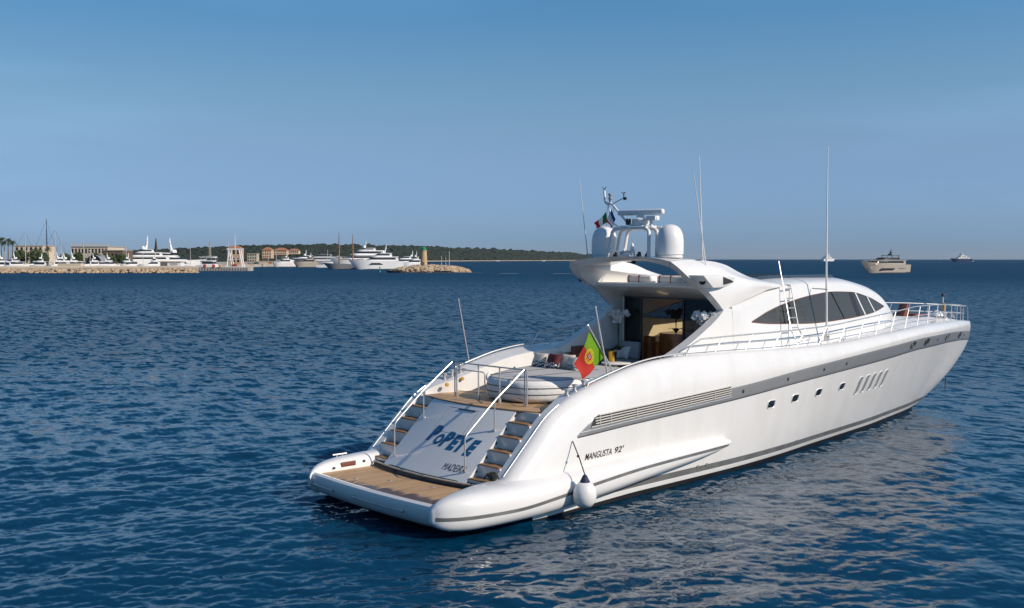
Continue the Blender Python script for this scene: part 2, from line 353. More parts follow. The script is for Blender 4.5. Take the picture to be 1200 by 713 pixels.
    for scl, amp, det in ((6.5, .30, 5), (1.8, .26, 4)):
        t = n.nodes.new('ShaderNodeTexNoise'); t.inputs['Scale'].default_value = scl; t.inputs['Detail'].default_value = det; t.inputs['Roughness'].default_value = .6
        n.links.new(mp.outputs[0], t.inputs['Vector'])
        s = n.nodes.new('ShaderNodeVectorMath'); s.operation = 'SUBTRACT'; s.inputs[1].default_value = (.5, .5, .5); n.links.new(t.outputs['Color'], s.inputs[0])
        k = n.nodes.new('ShaderNodeVectorMath'); k.operation = 'MULTIPLY'; k.inputs[1].default_value = (amp, amp, 0); n.links.new(s.outputs[0], k.inputs[0])
        if scl > 2: acc = k
        else:
            # the larger ripples replace the modelled waves only where the sheet is too coarse to carry them
            d = n.nodes.new('ShaderNodeVectorMath'); d.operation = 'DISTANCE'; d.inputs[1].default_value = (CAM.x, CAM.y, 0); n.links.new(tc.outputs['Position'], d.inputs[0])
            mr = n.nodes.new('ShaderNodeMapRange'); mr.inputs['From Min'].default_value = 12; mr.inputs['From Max'].default_value = 110; mr.inputs['To Max'].default_value = 12
            n.links.new(d.outputs['Value'], mr.inputs['Value'])
            k2 = n.nodes.new('ShaderNodeVectorMath'); k2.operation = 'SCALE'; n.links.new(k.outputs[0], k2.inputs[0]); 
            wp = n.nodes.new('ShaderNodeTexNoise'); wp.inputs['Scale'].default_value = .035; wp.inputs['Detail'].default_value = 5; wp.inputs['Roughness'].default_value = .6; n.links.new(mp.outputs[0], wp.inputs['Vector'])
            wr = n.nodes.new('ShaderNodeMapRange'); wr.inputs['From Min'].default_value = .35; wr.inputs['From Max'].default_value = .65; wr.inputs['To Min'].default_value = .55; wr.inputs['To Max'].default_value = 1.45; n.links.new(wp.outputs['Fac'], wr.inputs['Value'])
            wm = n.nodes.new('ShaderNodeMath'); wm.operation = 'MULTIPLY'; n.links.new(mr.outputs[0], wm.inputs[0]); n.links.new(wr.outputs[0], wm.inputs[1]); n.links.new(wm.outputs[0], k2.inputs['Scale'])
            ad = n.nodes.new('ShaderNodeVectorMath'); ad.operation = 'ADD'; n.links.new(acc.outputs[0], ad.inputs[0]); n.links.new(k2.outputs[0], ad.inputs[1]); acc = ad
    ad = n.nodes.new('ShaderNodeVectorMath'); ad.operation = 'ADD'; n.links.new(acc.outputs[0], ad.inputs[0]); n.links.new(tc.outputs['Normal'], ad.inputs[1])
    nm = n.nodes.new('ShaderNodeVectorMath'); nm.operation = 'NORMALIZE'; n.links.new(ad.outputs[0], nm.inputs[0]); n.links.new(nm.outputs[0], p.inputs['Normal'])
    rg = n.nodes.new('ShaderNodeMapRange'); rg.inputs['From Min'].default_value = 20; rg.inputs['From Max'].default_value = 350; rg.inputs['To Min'].default_value = .05; rg.inputs['To Max'].default_value = .42
    n.links.new(d.outputs['Value'], rg.inputs['Value']); n.links.new(rg.outputs[0], p.inputs['Roughness'])
    # slow patches of slightly greener and bluer water
    pt = n.nodes.new('ShaderNodeTexNoise'); pt.inputs['Scale'].default_value = .02; n.links.new(tc.outputs['Position'], pt.inputs['Vector'])
    mx = n.nodes.new('ShaderNodeMix'); mx.data_type = 'RGBA'; mx.inputs['A'].default_value = (.0003, .026, .066, 1); mx.inputs['B'].default_value = (.0006, .036, .076, 1)
    n.links.new(pt.outputs['Fac'], mx.inputs['Factor']); n.links.new(mx.outputs['Result'], p.inputs['Base Color'])
    df = n.nodes.new('ShaderNodeBsdfDiffuse'); n.links.new(mx.outputs['Result'], df.inputs['Color'])       # steep unresolved facets further off show the water's own colour
    fr = n.nodes.new('ShaderNodeMapRange'); fr.inputs['From Min'].default_value = 28; fr.inputs['From Max'].default_value = 75; fr.inputs['To Max'].default_value = .34; n.links.new(d.outputs['Value'], fr.inputs['Value'])
    ms = n.nodes.new('ShaderNodeMixShader'); n.links.new(fr.outputs[0], ms.inputs[0]); n.links.new(p.outputs[0], ms.inputs[1]); n.links.new(df.outputs[0], ms.inputs[2]); n.links.new(ms.outputs[0], n.nodes['Material Output'].inputs[0])
    me.materials.append(m); o['kind'] = 'structure'
    return o
make_sea()

# ------------------------------------------------------------------ the white motor yacht
yacht = empty('motor_yacht', (0, 0, 0), 'large white open-stern motor yacht with a red and green flag, anchored in front', 'yacht')
Y = yacht
b_ = pchip([0, 3, 8, 12, 15, 18, 21, 24, 26, 27.4, 28.2, 28.6], [3.0, 3.05, 3.08, 3.02, 2.88, 2.6, 2.16, 1.5, .96, .52, .24, .04])
vw_ = pchip([.58, 4.4, 8.4, 11, 13.3, 15.6, 17.9, 20, 21.5, 22.8, 23.6], [2.97, 2.82, 2.62, 2.33, 1.96, 1.62, 1.28, .86, .55, .24, 0.])
zk_ = pchip([23.6, 24.33, 25.2, 26.04, 27, 27.91, 28.35, 28.6], [0, .25, .55, .89, 1.40, 1.95, 2.3, 2.6])
vr_ = pchip([-.05, 1.6, 2.2, 3, 6, 9, 12, 15, 18, 21, 24, 26, 27.4, 28.2, 28.6], [2.6, 2.6, 2.6, 2.62, 2.7, 2.75, 2.7, 2.57, 2.3, 1.86, 1.24, .75, .34, .12, .01])
zr_ = pchip([-.08, .3, .82, 1.36, 1.77, 2.2, 2.76, 3.5, 4.28, 5.25, 6.3, 8, 10, 12, 13.3, 15.5, 18, 21, 24, 26.5, 28.6],
            [.90, 1.26, 1.75, 2.23, 2.46, 2.64, 2.81, 3.0, 3.17, 3.28, 3.32, 3.31, 3.27, 3.24, 3.24, 3.32, 3.40, 3.47, 3.43, 3.34, 3.2])
zs_ = pchip([-.05, .5, 1, 2, 3, 5, 8, 12, 16, 20, 24, 28.6], [.35, .6, .85, 1.45, 2.0, 2.32, 2.5, 2.74, 3.0, 3.16, 3.14, 2.97])
ex_ = pchip([0, 8, 14, 20, 24, 27, 28.6], [.6, .65, .8, .95, .85, .6, .5])
def zk(u): return .45 if u < .575 else (zk_(u) if u > 23.6 else 0.)
def vw(u): return vw_(max(u, .58)) if u <= 23.6 else 0.
def hull_v(u, z):
    zs = zs_(u); b = b_(u); k = zk(u)
    if z <= zs:
        t = max(0., min(1., (z - k) / max(zs - k, 1e-3))) ** ex_(u); v0 = vw(u) if k < .4 or u > 20 else b - .08
        return v0 + (b - v0) * t
    t = min(1., (z - zs) / max(zr_(u) - zs, 1e-3)); vr = vr_(u)
    return vr + (b - vr) * math.sqrt(max(0, 1 - t * t))
def hull_n(u, z, e=.02):
    a = Vector((2 * e, hull_v(u + e, z) - hull_v(u - e, z), 0)); c = Vector((0, hull_v(u, z + e) - hull_v(u, z - e), 2 * e))
    n = a.cross(c); n = -n if n.y < 0 else n
    return n.normalized()
def on_hull(u, z, off=0., s=1):
    n = hull_n(u, z); p = Vector((u, hull_v(u, z), z)) + n * off
    return (p.x, p.y * s, p.z)
US = list(np.r_[np.linspace(-.04, .54, 8), .57, .58, np.linspace(.7, 3, 18), np.linspace(3.25, 23.5, 66), np.linspace(23.7, 27.6, 24), np.linspace(27.7, 28.6, 14)])
ZBF = lambda u: [0, .05 + .08 * min(1, max(0, (u - 1) / 3)), .19 + .06 * min(1, max(0, (u - 1) / 3)), .36 + .05 * min(1, max(0, (u - 1) / 3))]
rows = []
for u in US:
    k = zk(u); zs = zs_(u); row = []; low = u < .575
    if low: row += [(u, b_(u) - .9, .45), (u, b_(u) - .5, .45)]
    elif u <= 23.6: row += [(u, 0, -.85), (u, vw(u) * .72, -.55)]
    else: row += [(u, 0, k), (u, 0, k)]
    zz = [max(k, z) for z in ZBF(u)] + [max(k, ZBF(u)[3]) + (zs - max(k, ZBF(u)[3])) * t for t in np.linspace(0, 1, 12)[1:]]
    row += [(u, hull_v(u, z), z) for z in zz]
    vr = vr_(u); zr = zr_(u)
    for ph in np.linspace(0, math.pi / 2, 12)[1:]:
        row.append((u, vr + (b_(u) - vr) * math.cos(ph), zs + (zr - zs) * math.sin(ph)))
    g = np.interp(u, [-.05, 1.7, 2.2, 2.7, 8.6, 9.2, 28.6], [.25, .27, .48, .55, .62, .09, .09]); g = min(g, vr * .8)
    drop = np.interp(u, [1.7, 2.4, 8.6, 9.2], [.01, .09, .12, .015]); fl = np.interp(u, [-.05, .2, 1.55, 1.75, 8.8, 8.95, 28.6], [.6, .6, .6, 2.2, 2.2, zr_(8.95) - .12, zr_(28.6) - .12]) if u < 8.95 else zr - .12
    row += [(u, vr - g * .12, zr - .0), (u, vr - g, zr - drop), (u, vr - g - .01, min(fl, zr - drop - .01))]
    rows.append(row)
hb = MB()
nrow = len(rows[0])
def mrow(j): return 1 if j < 3 else (1 if j < 3 else (0 if j == 3 else (2 if j == 4 else 0)))
for s in (1, -1):
    o = len(hb.v); hb.v += [(p[0], p[1] * s, p[2]) for r in rows for p in r]
    for i in range(len(rows) - 1):
        for j in range(nrow - 1):
            hb.f.append((o + i * nrow + j, o + i * nrow + j + 1, o + (i + 1) * nrow + j + 1, o + (i + 1) * nrow + j)); hb.m.append(mrow(j))
# after bulkhead under the platform
hb.add([(.58, -2.97, -.85), (.58, 2.97, -.85), (.58, 2.97, .5), (.58, -2.97, .5)], [(0, 1, 2, 3)], 1)
hull = hb.build('hull', [M['hull'], M['foul'], M['boot']], Y, smooth=32)

# silver band with its dark under-line, both sides
zl_ = pchip([1.95, 3.5, 5.1, 7.9, 11.7, 17.3, 20.5, 23, 25.5, 27.5, 28.5], [1.735, 1.83, 1.91, 2.06, 2.30, 2.55, 2.66, 2.66, 2.62, 2.52, 2.46])
zt_ = pchip([1.95, 2.3, 2.55, 3, 7.9, 11.7, 17.3, 20.5, 23, 25.5, 27.5, 28.5], [1.765, 1.98, 2.14, 2.2, 2.385, 2.665, 2.955, 3.05, 3.04, 2.97, 2.86, 2.80])
for s in (1, -1):
    g = MB(); l = MB(); uu = np.r_[np.linspace(1.95, 3, 14), np.linspace(3.3, 27, 60), np.linspace(27.2, 28.52, 10)]
    g.grid([[on_hull(u, zl_(u) + (zt_(u) - zl_(u)) * t, .006 if 0 < t < 1 else .003, s) for t in (0, .02, .25, .5, .75, .98, 1)] for u in uu])
    bd = g.build('hull_stripe', M['band'], Y)
    l.tube([on_hull(u, zl_(u) - .012, .004, s) for u in uu], .014, 6); l.build('stripe_edge', M['instr'], bd)
    # engine-room louvre: dark slot, slats, uprights
    d = MB(); fr = MB()
    uu = np.linspace(2.38, 7.72, 40)
    lo = lambda u: zl_(u) + .14; hi = lambda u: min(zl_(u) + .395, lo(u) + .02 + (u - 2.36) * 1.25)
    d.grid([[on_hull(u, lo(u) + (hi(u) - lo(u)) * t, .010, s) for t in (0, .5, 1)] for u in uu])
    lv = d.build('engine_vent', M['gap'], Y)
    for k in range(5):
        P = [on_hull(u, lo(u) + .27 * (k + .25) / 4.6, .024, s) for u in uu if lo(u) + .27 * (k + .25) / 4.6 < hi(u) + .002]
        fr.tube(P, .016, 6)
    fr.build('vent_slat', M['slat'], lv)
    for ua in (2.66, 3.02, 3.95, 5.0, 6.0, 7.0):
        t = MB(); t.tube([on_hull(ua + (z - lo(ua)) * .0, z, .035, s) for z in np.linspace(lo(ua), hi(ua), 4)], .013, 6); t.build('vent_upright', M['slat'], lv)
    e = MB(); P = [on_hull(u, zl_(u) + .085, .012, s) for u in np.linspace(2.05, 7.8, 40)]; e.tube(P, .012, 6); e.build('vent_ledge', M['steel'], lv)

def hull_patch(u, z, du, dz, off, s, n=24, pw=4, slant=0.):
    """a superellipse lying on the hull side"""
    c = on_hull(u, z, off, s); ring = []
    for i in range(n):
        a = 2 * math.pi * i / n; x = abs(math.cos(a)) ** (2 / pw) * math.copysign(1, math.cos(a)) * du / 2; y = abs(math.sin(a)) ** (2 / pw) * math.copysign(1, math.sin(a)) * dz / 2
        ring.append((u + x + y * slant, z + y))
    return ring
def port_light(u, z, du, dz, s, slant=0., name='porthole', pane='gap', rim=.035, rim_m='gel', pw=4):
    g = MB(); outer = hull_patch(u, z, du + 2 * rim, dz + 2 * rim, 0, s, pw=pw, slant=slant); inner = hull_patch(u, z, du, dz, 0, s, pw=pw, slant=slant)
    n = len(outer)
    r0 = [on_hull(*p, .002, s) for p in outer]; r1 = [on_hull(p[0] * .5 + q[0] * .5, p[1] * .5 + q[1] * .5, .022, s) for p, q in zip(outer, inner)]; r2 = [on_hull(*p, .004, s) for p in inner]
    g.grid([r0, r1, r2], close=True); fr = g.build(name, M[rim_m], Y)
    q = MB(); q.add([on_hull(*p, .006, s) for p in inner] + [on_hull(u, z, .006, s)], [(i, (i + 1) % n, n) for i in range(n)]); q.build('pane', M[pane], fr)
for s in (1, -1):
    for u, z in ((9.80, 1.745), (11.10, 1.79), (12.5, 1.83), (14.05, 1.87)): port_light(u, z, .34, .19, s, .12, pane='dark_glass')
    for k in range(5): port_light(15.35 + .52 * k, 1.78 + .015 * k, .23, .54, s, .14, 'hull_slot_window', 'band', .035)
    for u in (19.15, 20.6, 23.4, 25.6): port_light(u, (zl_(u) + zt_(u)) / 2 + .02, .40, .22, s, .0, 'band_porthole', 'gap', .02, 'instr')
    for u in (8.3, 10.5, 12.5, 13.9, 22.0, 26.6):
        z = (zl_(u) + zt_(u)) / 2; k = MB(); n = hull_n(u, z); k.lathe([(.055, -.01), (.055, .012), (.035, .02), (.0, .021)], on_hull(u, z, 0, s), 12, axis=(n.x, n.y * s, n.z)); k.build('vent_boss', M['instr'], Y)
    for u in (2.9, 6.6, 7.0, 11.9):     # small discharge fittings above the boot stripe
        k = MB(); n = hull_n(u, .42); k.lathe([(.04, -.01), (.04, .02), (.02, .022)], on_hull(u, .42, 0, s), 10, axis=(n.x, n.y * s, n.z)); k.build('discharge_fitting', M['steel'], Y)

# side sponsons running aft into the platform
vo_ = pchip([-2.06, -1.95, -1.7, -1.2, -.5, .5, 3, 5.5, 7.5, 7.7], [2.72, 2.90, 3.08, 3.26, 3.36, 3.40, 3.36, 3.28, 3.16, 3.12])
vi_ = pchip([-2.06, -1.95, -1.7, -1.2, -.5, .5, 7.7], [2.20, 2.14, 2.1, 2.07, 2.06, 2.1, 2.3])
tp_ = pchip([-2.06, -1.95, -1.7, -1.2, -.5, .5, 2, 4.5, 7.5, 7.7], [.62, .75, .86, .93, .96, .98, 1.04, 1.10, 1.06, 1.04])
bt_ = pchip([-2.06, -1.95, -1.7, -1.2, -.5, .5, 2, 4.5, 7.5, 7.7], [.38, .27, .18, .13, .12, .13, .22, .46, .80, .84])
vis_ = pchip([-2.06, -1.95, -1.7, -1.2, -.5, .5, 7.7], [2.66, 2.60, 2.52, 2.36, 2.16, 2.1, 2.3])     # starboard inner edge sweeps in
def spon(u, a, k=1., s=1):
    o_, i_ = (vo_(u), vis_(u)) if s > 0 else (vo_(u) - .60, vi_(u))
    vc = (o_ + i_) / 2; hw = max(.05, (o_ - i_) / 2) * k; z0 = (tp_(u) + bt_(u)) / 2; hh = (tp_(u) - bt_(u)) / 2 * k; q = 2 / 2.9
    c, s_ = math.cos(a), math.sin(a)
    return vc + hw * math.copysign(abs(c) ** q, c), z0 + hh * math.copysign(abs(s_) ** q, s_)
UP = list(np.r_[-2.06, -2.03, -1.99, -1.94, np.linspace(-1.87, -1.0, 10), np.linspace(-.8, 7.4, 40), 7.5, 7.6, 7.7])
for s in (1, -1):
    g = MB(); g.grid([[(u, spon(u, 2 * math.pi * j / 36, 1., s)[0] * s, spon(u, 2 * math.pi * j / 36, 1., s)[1]) for j in range(36)] for u in UP], close=True, cap=True)
    sp = g.build('side_sponson', M['gel'], Y, smooth=45)
    st = MB()
    rr = []
    zst = pchip([-2.06, -1.5, -.3, 1, 2.4, 4.2, 7.6], [.47, .46, .46, .55, .69, .81, .90])
    def sp_at(u, z):
        z0 = (tp_(u) + bt_(u)) / 2; hh = (tp_(u) - bt_(u)) / 2; x = max(-1, min(1, (z - z0) / hh)); q = 2 / 2.9
        sn = math.copysign(abs(x) ** (1 / q), x); c = math.sqrt(max(0, 1 - sn * sn)); o_, i_ = (vo_(u), vis_(u)) if s > 0 else (vo_(u) - .60, vi_(u)); return (o_ + i_) / 2 + max(.05, (o_ - i_) / 2) * c ** q
    for u in np.r_[np.linspace(-2.0, -1, 20), np.linspace(-.9, 7.55, 50)]:
        hs = .038 * min(1, (tp_(u) - bt_(u)) / .35); z = zst(u)
        rr.append([(u - .004, (sp_at(u, z + d) + o_) * s, z + d) for d, o_ in ((-hs, 0), (-hs * .9, .007), (hs * .9, .007), (hs, 0))])
    st.grid(rr); st.build('rub_stripe', M['boot'], sp)

# swim platform between the sponsons
pf = MB(); ae = lambda v: -2.10 + .02 * (v - .2) ** 2
prof = [(-.15, .72), (.02, .735), (.0, .67), (-.02, .5), (.1, .3), (.42, .13), (2.7, .12)]     # (aft edge offset, z)
vv = np.linspace(-2.34, 2.74, 27)
pr = []
for v in vv:
    a = ae(v); pr.append([(-.2, v, .66), (a + .17, v, .66), (a + .16, v, .70), (a + .08, v, .715), (a + .02, v, .68), (a, v, .60), (a + .01, v, .45), (a + .1, v, .27), (a + .38, v, .13), (.6, v, .12), (.6, v, .66)])
pf.grid(pr, close=True, cap=True); plat = pf.build('swim_platform', M['gel'], Y, smooth=40)
tk = MB(); fe = lambda v: -.50 + .05 * v * v
tk.grid([[(fe(v) * (1 - t) + (ae(v) + .19) * t, v, .672) for t in np.linspace(0, 1, 8)] for v in np.linspace(-2.2, 2.66, 25)]); tk.build('teak_sheet', M['teak'], plat)
gp = MB(); gp.grid([[(fe(v) + .14, v, .80), (fe(v) - .02, v, .685), (fe(v) - .02, v, .66)] for v in np.linspace(-2.1, 2.1, 23)]); gp.build('shadow_gap', M['gap'], plat)
tube2 = MB(); tube2.tube([(fe(v) + .03, v, .79) for v in np.linspace(-2.05, 2.05, 23)], .022, 6); tube2.build('gap_trim', M['cream_fabric'], plat)
for v0, v1 in ((-2.3, -1.1), (-.1, 1.7)):
    g = MB(); g.tube([(ae(v) - .022, v, .47) for v in np.linspace(v0, v1, 8)], .018, 8); gb = g.build('grab_bar', M['steel'], plat)
    for v in (v0, v1):
        e = MB(); e.lathe([(.03, -.03), (.045, .0), (.04, .045), (.0, .05)], (ae(v) - .01, v, .47), 12, axis=(-1, 0, 0)); e.build('bar_end', M['steel'], gb)
for u, v in ((-1.05, -.25), (-.75, 1.0), (-1.5, -1.0)):
    g = MB(); g.box((u, v, .677), (.05, .16, .01)); g.build('hatch_latch', M['steel'], plat)
# port-side mooring pocket and little fittings on the sponson tops
for s in (-1, 1):
    if s > 0: continue
    g = MB(); g.box((-1.0, 2.09 * s, .80), (.42, .03, .12)); g.build('fairlead_pocket', M['brown'], plat, bevel=.012)
    for u, z in ((-1.42, .76), (-.55, .82)):
        k = MB(); k.lathe([(.03, -.01), (.03, .02), (.012, .025)], (u, 2.075 * s, z), 10, axis=(0, -s, 0)); k.build('deck_light', M['instr'], plat)
    cl = MB(); cl.tube([(-1.2, 2.5 * s, .985), (-.8, 2.5 * s, .985)], .022, 8)
    for u in (-1.08, -.92): cl.tube([(u, 2.5 * s, .90), (u, 2.5 * s, .985)], .02, 8)
    cl.build('mooring_cleat', M['steel'] if s < 0 else M['gel2'], plat)

# sloping transom with its lettering
ub = lambda v: -.43 + .03 * v * v; ut = lambda v: 1.15 + .062 * v * v
ZB0, ZT0 = .70, 2.27
def tr(v, t, off=0.):
    n = Vector((-(ZT0 - ZB0), 0, ut(v) - ub(v))).normalized(); bul = 0.
    p = Vector((ub(v) + (ut(v) - ub(v)) * t, v, ZB0 + (ZT0 - ZB0) * t)) + n * (off + bul)
    return tuple(p)
W = 1.62
g = MB(); g.grid([[tr(v, t) for t in np.linspace(0, 1, 16)] for v in np.linspace(-W, W, 25)])
for s in (-1, 1): g.add([tr(W * s, t) for t in np.linspace(0, 1, 16)] + [(1.5, W * s, 2.2), (1.5, W * s, .6)], [tuple(range(18))])
trn = g.build('transom', M['gel'], Y, smooth=30)
# central hatch outline and its lifting handle
h = MB(); 
for a, c in (((-.62, .60), (-.62, .93)), ((-.62, .93), (.52, .93)), ((.52, .93), (.52, .60)), ((.52, .60), (-.62, .60))):
    h.tube([tr(a[0] + (c[0] - a[0]) * t, a[1] + (c[1] - a[1]) * t, .001) for t in np.linspace(0, 1, 8)], .004, 4)
h.build('hatch_seam', M['band'], trn)
h = MB(); h.tube([tr(v, .915, .012) for v in np.linspace(-.22, .42, 6)], .012, 6); h.build('hatch_handle', M['gap'], trn)

def text_mesh(txt, bold=0., shear=0., spacing=1.):
    cu = bpy.data.curves.new('t', 'FONT'); cu.body = txt; cu.offset = bold; cu.shear = shear; cu.space_character = spacing; cu.size = 1; cu.resolution_u = 6
    o = bpy.data.objects.new('t', cu); COL.objects.link(o); dg = bpy.context.evaluated_depsgraph_get()
    me = bpy.data.meshes.new_from_object(o.evaluated_get(dg)); bpy.data.objects.remove(o)
    bm = bmesh.new(); bm.from_mesh(me); bmesh.ops.triangulate(bm, faces=bm.faces)
    bmesh.ops.subdivide_edges(bm, edges=[e for e in bm.edges if e.calc_length() > .25], cuts=2)
    bmesh.ops.triangulate(bm, faces=[f for f in bm.faces if len(f.verts) > 3])
    vs = [tuple(v.co) for v in bm.verts]; fs = [tuple(v.index for v in f.verts) for f in bm.faces]; bm.free(); return vs, fs
def lay_text(mb, txt, place, x0, w, y0, h, **k):
    """fit the text into a box of the local plane (x0..x0+w, y0..y0+h) and put every vertex on the surface"""
    vs, fs = text_mesh(txt, **k); xs = [p[0] for p in vs]; ys = [p[1] for p in vs]; a, c = min(xs), max(xs); d, e = min(ys), max(ys)
    mb.add([place(x0 + (p[0] - a) / (c - a) * w, y0 + (p[1] - d) / (e - d) * h) for p in vs], fs)
L = MB(); x = -.66
for ch, wd, y0, hh in (('P', .38, .455, .215), ('O', .30, .43, .145), ('P', .37, .42, .205), ('E', .34, .40, .205), ('Y', .40, .395, .205), ('E', .34, .375, .21)):
    lay_text(L, ch, lambda a, c: tr(a, c, .006), x, wd, y0 - .01 * (x + .6) , hh, bold=.062, shear=.30); x += wd * .90 - .005
L.build('name_lettering', M['blue_letter'], trn, smooth=0)
L = MB(); lay_text(L, 'MADEIRA', lambda a, c: tr(a, c, .006), .62, .76, .155, .085, bold=.0, shear=.12, spacing=1.05); L.build('port_lettering', M['grey_letter'], trn, smooth=0)
L = MB()
def on_side(a, c): return on_hull(a, c + (a - 2.2) * .022, .006, 1)
lay_text(L, 'MANGUSTA', on_side, 2.19, .93, 1.165, .155, bold=.012, shear=.28); L.build('side_lettering', M['dark_letter'], Y, smooth=0)
L = MB(); lay_text(L, "92'", on_side, 3.22, .34, 1.175, .155, bold=.016, shear=.28)
L.build('side_numerals', M['dark_letter'], Y, smooth=0)

# stairs either side of the transom
for s in (-1, 1):
    g = MB(); c = 1.985; tops = [.86 + .2875 * i for i in range(5)]
    pts = [(-.36, .60)]
    for i, z in enumerate(tops): u0 = -.16 + .3 * i; pts += [(u0, pts[-1][1]), (u0, z)]
    pts += [(1.34, tops[-1]), (1.34, 2.25), (1.9, 2.25), (1.9, .6)]
    pts[0] = (-.3, .6)
    g.prism(pts, lambda p: (p[0], (1.60) * s, p[1]), lambda p: (p[0], 2.36 * s, p[1])); fl = g.build('stair_flight', M['gel'], Y, smooth=0)
    for i, z in enumerate(tops):
        t = MB(); t.box((-.03 + .3 * i, c * s, z + .014), (.30, .70, .028)); t.build('stair_tread', M['teak_step'], fl, bevel=.006)
        k = MB(); k.lathe([(.028, 0), (.028, .014), (.0, .016)], (.06 + .3 * i, 1.63 * s, z + .14), 10, axis=(0, s, 0)); k.build('step_light', M['instr'], fl)
        continue
        r = MB()
        r.prism([(-.18 + .3 * i, z + .03), (.13 + .3 * i, z + .03), (.13 + .3 * i, z + .255), (-.02 + .3 * i, z + .2)], lambda p: (p[0], 1.47 * s, p[1]), lambda p: (p[0], 1.5 * s, p[1])); r.build('step_cheek', M['gel'], fl, smooth=0)
    e = MB(); e.tube([(u, (vr_(u) - .012) * s, zr_(u) + .004) for u in np.linspace(.05, 1.75, 16)], .012, 6); e.build('stair_edge_trim', M['steel'], fl)

# cockpit deck
d = MB(); d.grid([[(ut(v) - .02 + (9.0 - ut(v)) * t, v, 2.275) for t in np.linspace(0, 1, 12)] for v in np.linspace(-2.2, 2.2, 21)])
d.build('cockpit_deck', M['teak_deck'], Y)
e = MB(); e.grid([[(ut(v) - .02, v, 2.272), (ut(v) - .035, v, 2.25), (ut(v) + .02, v, 2.2)] for v in np.linspace(-2.3, 2.3, 21)]); e.build('deck_edge', M['teak_step'], Y)

# side decks and foredeck
XF = lambda L: [u if u < 15 else 15 + (u - 15) * 1.14 for u in L]
w0_ = pchip(XF([8.9, 10, 13, 15, 17, 18.5, 19.5, 20.3, 20.8, 21]), [2.30, 2.28, 2.2, 2.06, 1.8, 1.46, 1.12, .72, .36, .05])
d = MB(); rows = []
for u in np.r_[np.linspace(8.9, 27.6, 60), np.linspace(27.8, 28.45, 5)]:
    half = max(.02, vr_(u) - .085); cr = np.interp(u, [9, 18, 20, 22, 26, 28.4], [0, .05, .22, .26, .16, .02])
    rows.append([(u, half * t, zr_(u) - .075 + cr * (1 - t * t)) for t in np.linspace(-1, 1, 17)])
for a, c in zip(rows, rows[1:]):
    inn = w0_(a[0][0]) - .25 if a[0][0] < 21 else -1
    for j in range(16):
        if max(abs(a[j][1]), abs(a[j + 1][1])) < inn: continue          # open inside the salon
        d.add([a[j], a[j + 1], c[j + 1], c[j]], [(0, 1, 2, 3)])
d.build('foredeck', M['gel2'], Y)

# ---- salon superstructure
XF = lambda L: [u if u < 15 else 15 + (u - 15) * 1.14 for u in L]
w0_ = pchip(XF([8.9, 10, 13, 15, 17, 18.5, 19.5, 20.3, 20.8, 21]), [2.30, 2.28, 2.2, 2.06, 1.8, 1.46, 1.12, .72, .36, .05])
le_ = pchip([8.9, 10, 12, 14, 21], [.06, .14, .23, .27, .27])
ze_ = pchip(XF([8.9, 10.4, 11, 12.2, 14, 16, 17.5, 18.8, 20, 20.8, 21]), [4.45, 4.62, 4.75, 4.95, 5.06, 5.02, 4.77, 4.40, 3.9, 3.58, 3.45])
zc_ = pchip(XF([8.9, 11, 13, 15.5, 17.5, 18.6, 20, 20.8, 21]), [4.9, 5.16, 5.25, 5.25, 5.02, 4.76, 4.04, 3.62, 3.5])
zwb_ = pchip(XF([9.9, 10.8, 11.9, 13.6, 15.6, 17.5, 18.9]), [4.0, 3.92, 3.87, 3.82, 3.86, 3.96, 4.12])
zwt_ = pchip(XF([9.9, 11, 12.4, 14, 15, 16.3, 17.5, 18.9]), [4.005, 4.29, 4.53, 4.69, 4.74, 4.70, 4.5, 4.125])
def hv(u, z): return max(.0, w0_(u) - le_(u) * (z - 3.0))
roof = MB(); win = {1: MB(), -1: MB()}
UH = list(np.r_[np.linspace(8.9, 9.9, 6), np.linspace(10.05, 19.25, 54), np.linspace(19.44, 21.4, 12), 21.55, 21.68, 21.77, 21.84])
sect = []
for u in UH:
    e = ze_(u) - .14; zb = zwb_(u) if 9.9 <= u <= 19.45 else e * .45 + 3.0 * .55; zt = zwt_(u) if 9.9 <= u <= 19.45 else zb + .004
    zb = min(zb, e - .02); zt = min(max(zt, zb + .002), e - .01)
    row = [(u, hv(u, z), z) for z in (2.9, 3.25, 3.25 * .5 + zb * .5, zb)] + [(u, hv(u, zb + (zt - zb) * t), zb + (zt - zb) * t) for t in (.33, .67, 1)] + [(u, hv(u, z), z) for z in (zt * .6 + e * .4, e)]
    w1 = hv(u, e)
    for ph in np.linspace(0, math.pi / 2, 14)[1:]:
        row.append((u, w1 * max(0, math.cos(ph)) ** (2 / 2.5), e + (zc_(u) - e) * math.sin(ph) ** (2 / 2.5)))
    sect.append(row)
ns = len(sect[0])
for s in (1, -1):
    for i in range(len(sect) - 1):
        isw = 9.9 <= (UH[i] + UH[i + 1]) / 2 <= 19.45
        for j in range(ns - 1):
            if 11.35 < (UH[i] + UH[i + 1]) / 2 < 15.75 and j > 9 and max(sect[i][j][1], sect[i][j + 1][1]) < .95: continue
            q = [sect[i][j], sect[i][j + 1], sect[i + 1][j + 1], sect[i + 1][j]]; q = [(p[0], p[1] * s, p[2]) for p in q]
            (win[s] if isw and 3 <= j <= 5 else roof).add(q, [(0, 1, 2, 3)])
house = roof.build('superstructure', M['gel'], Y, smooth=34)
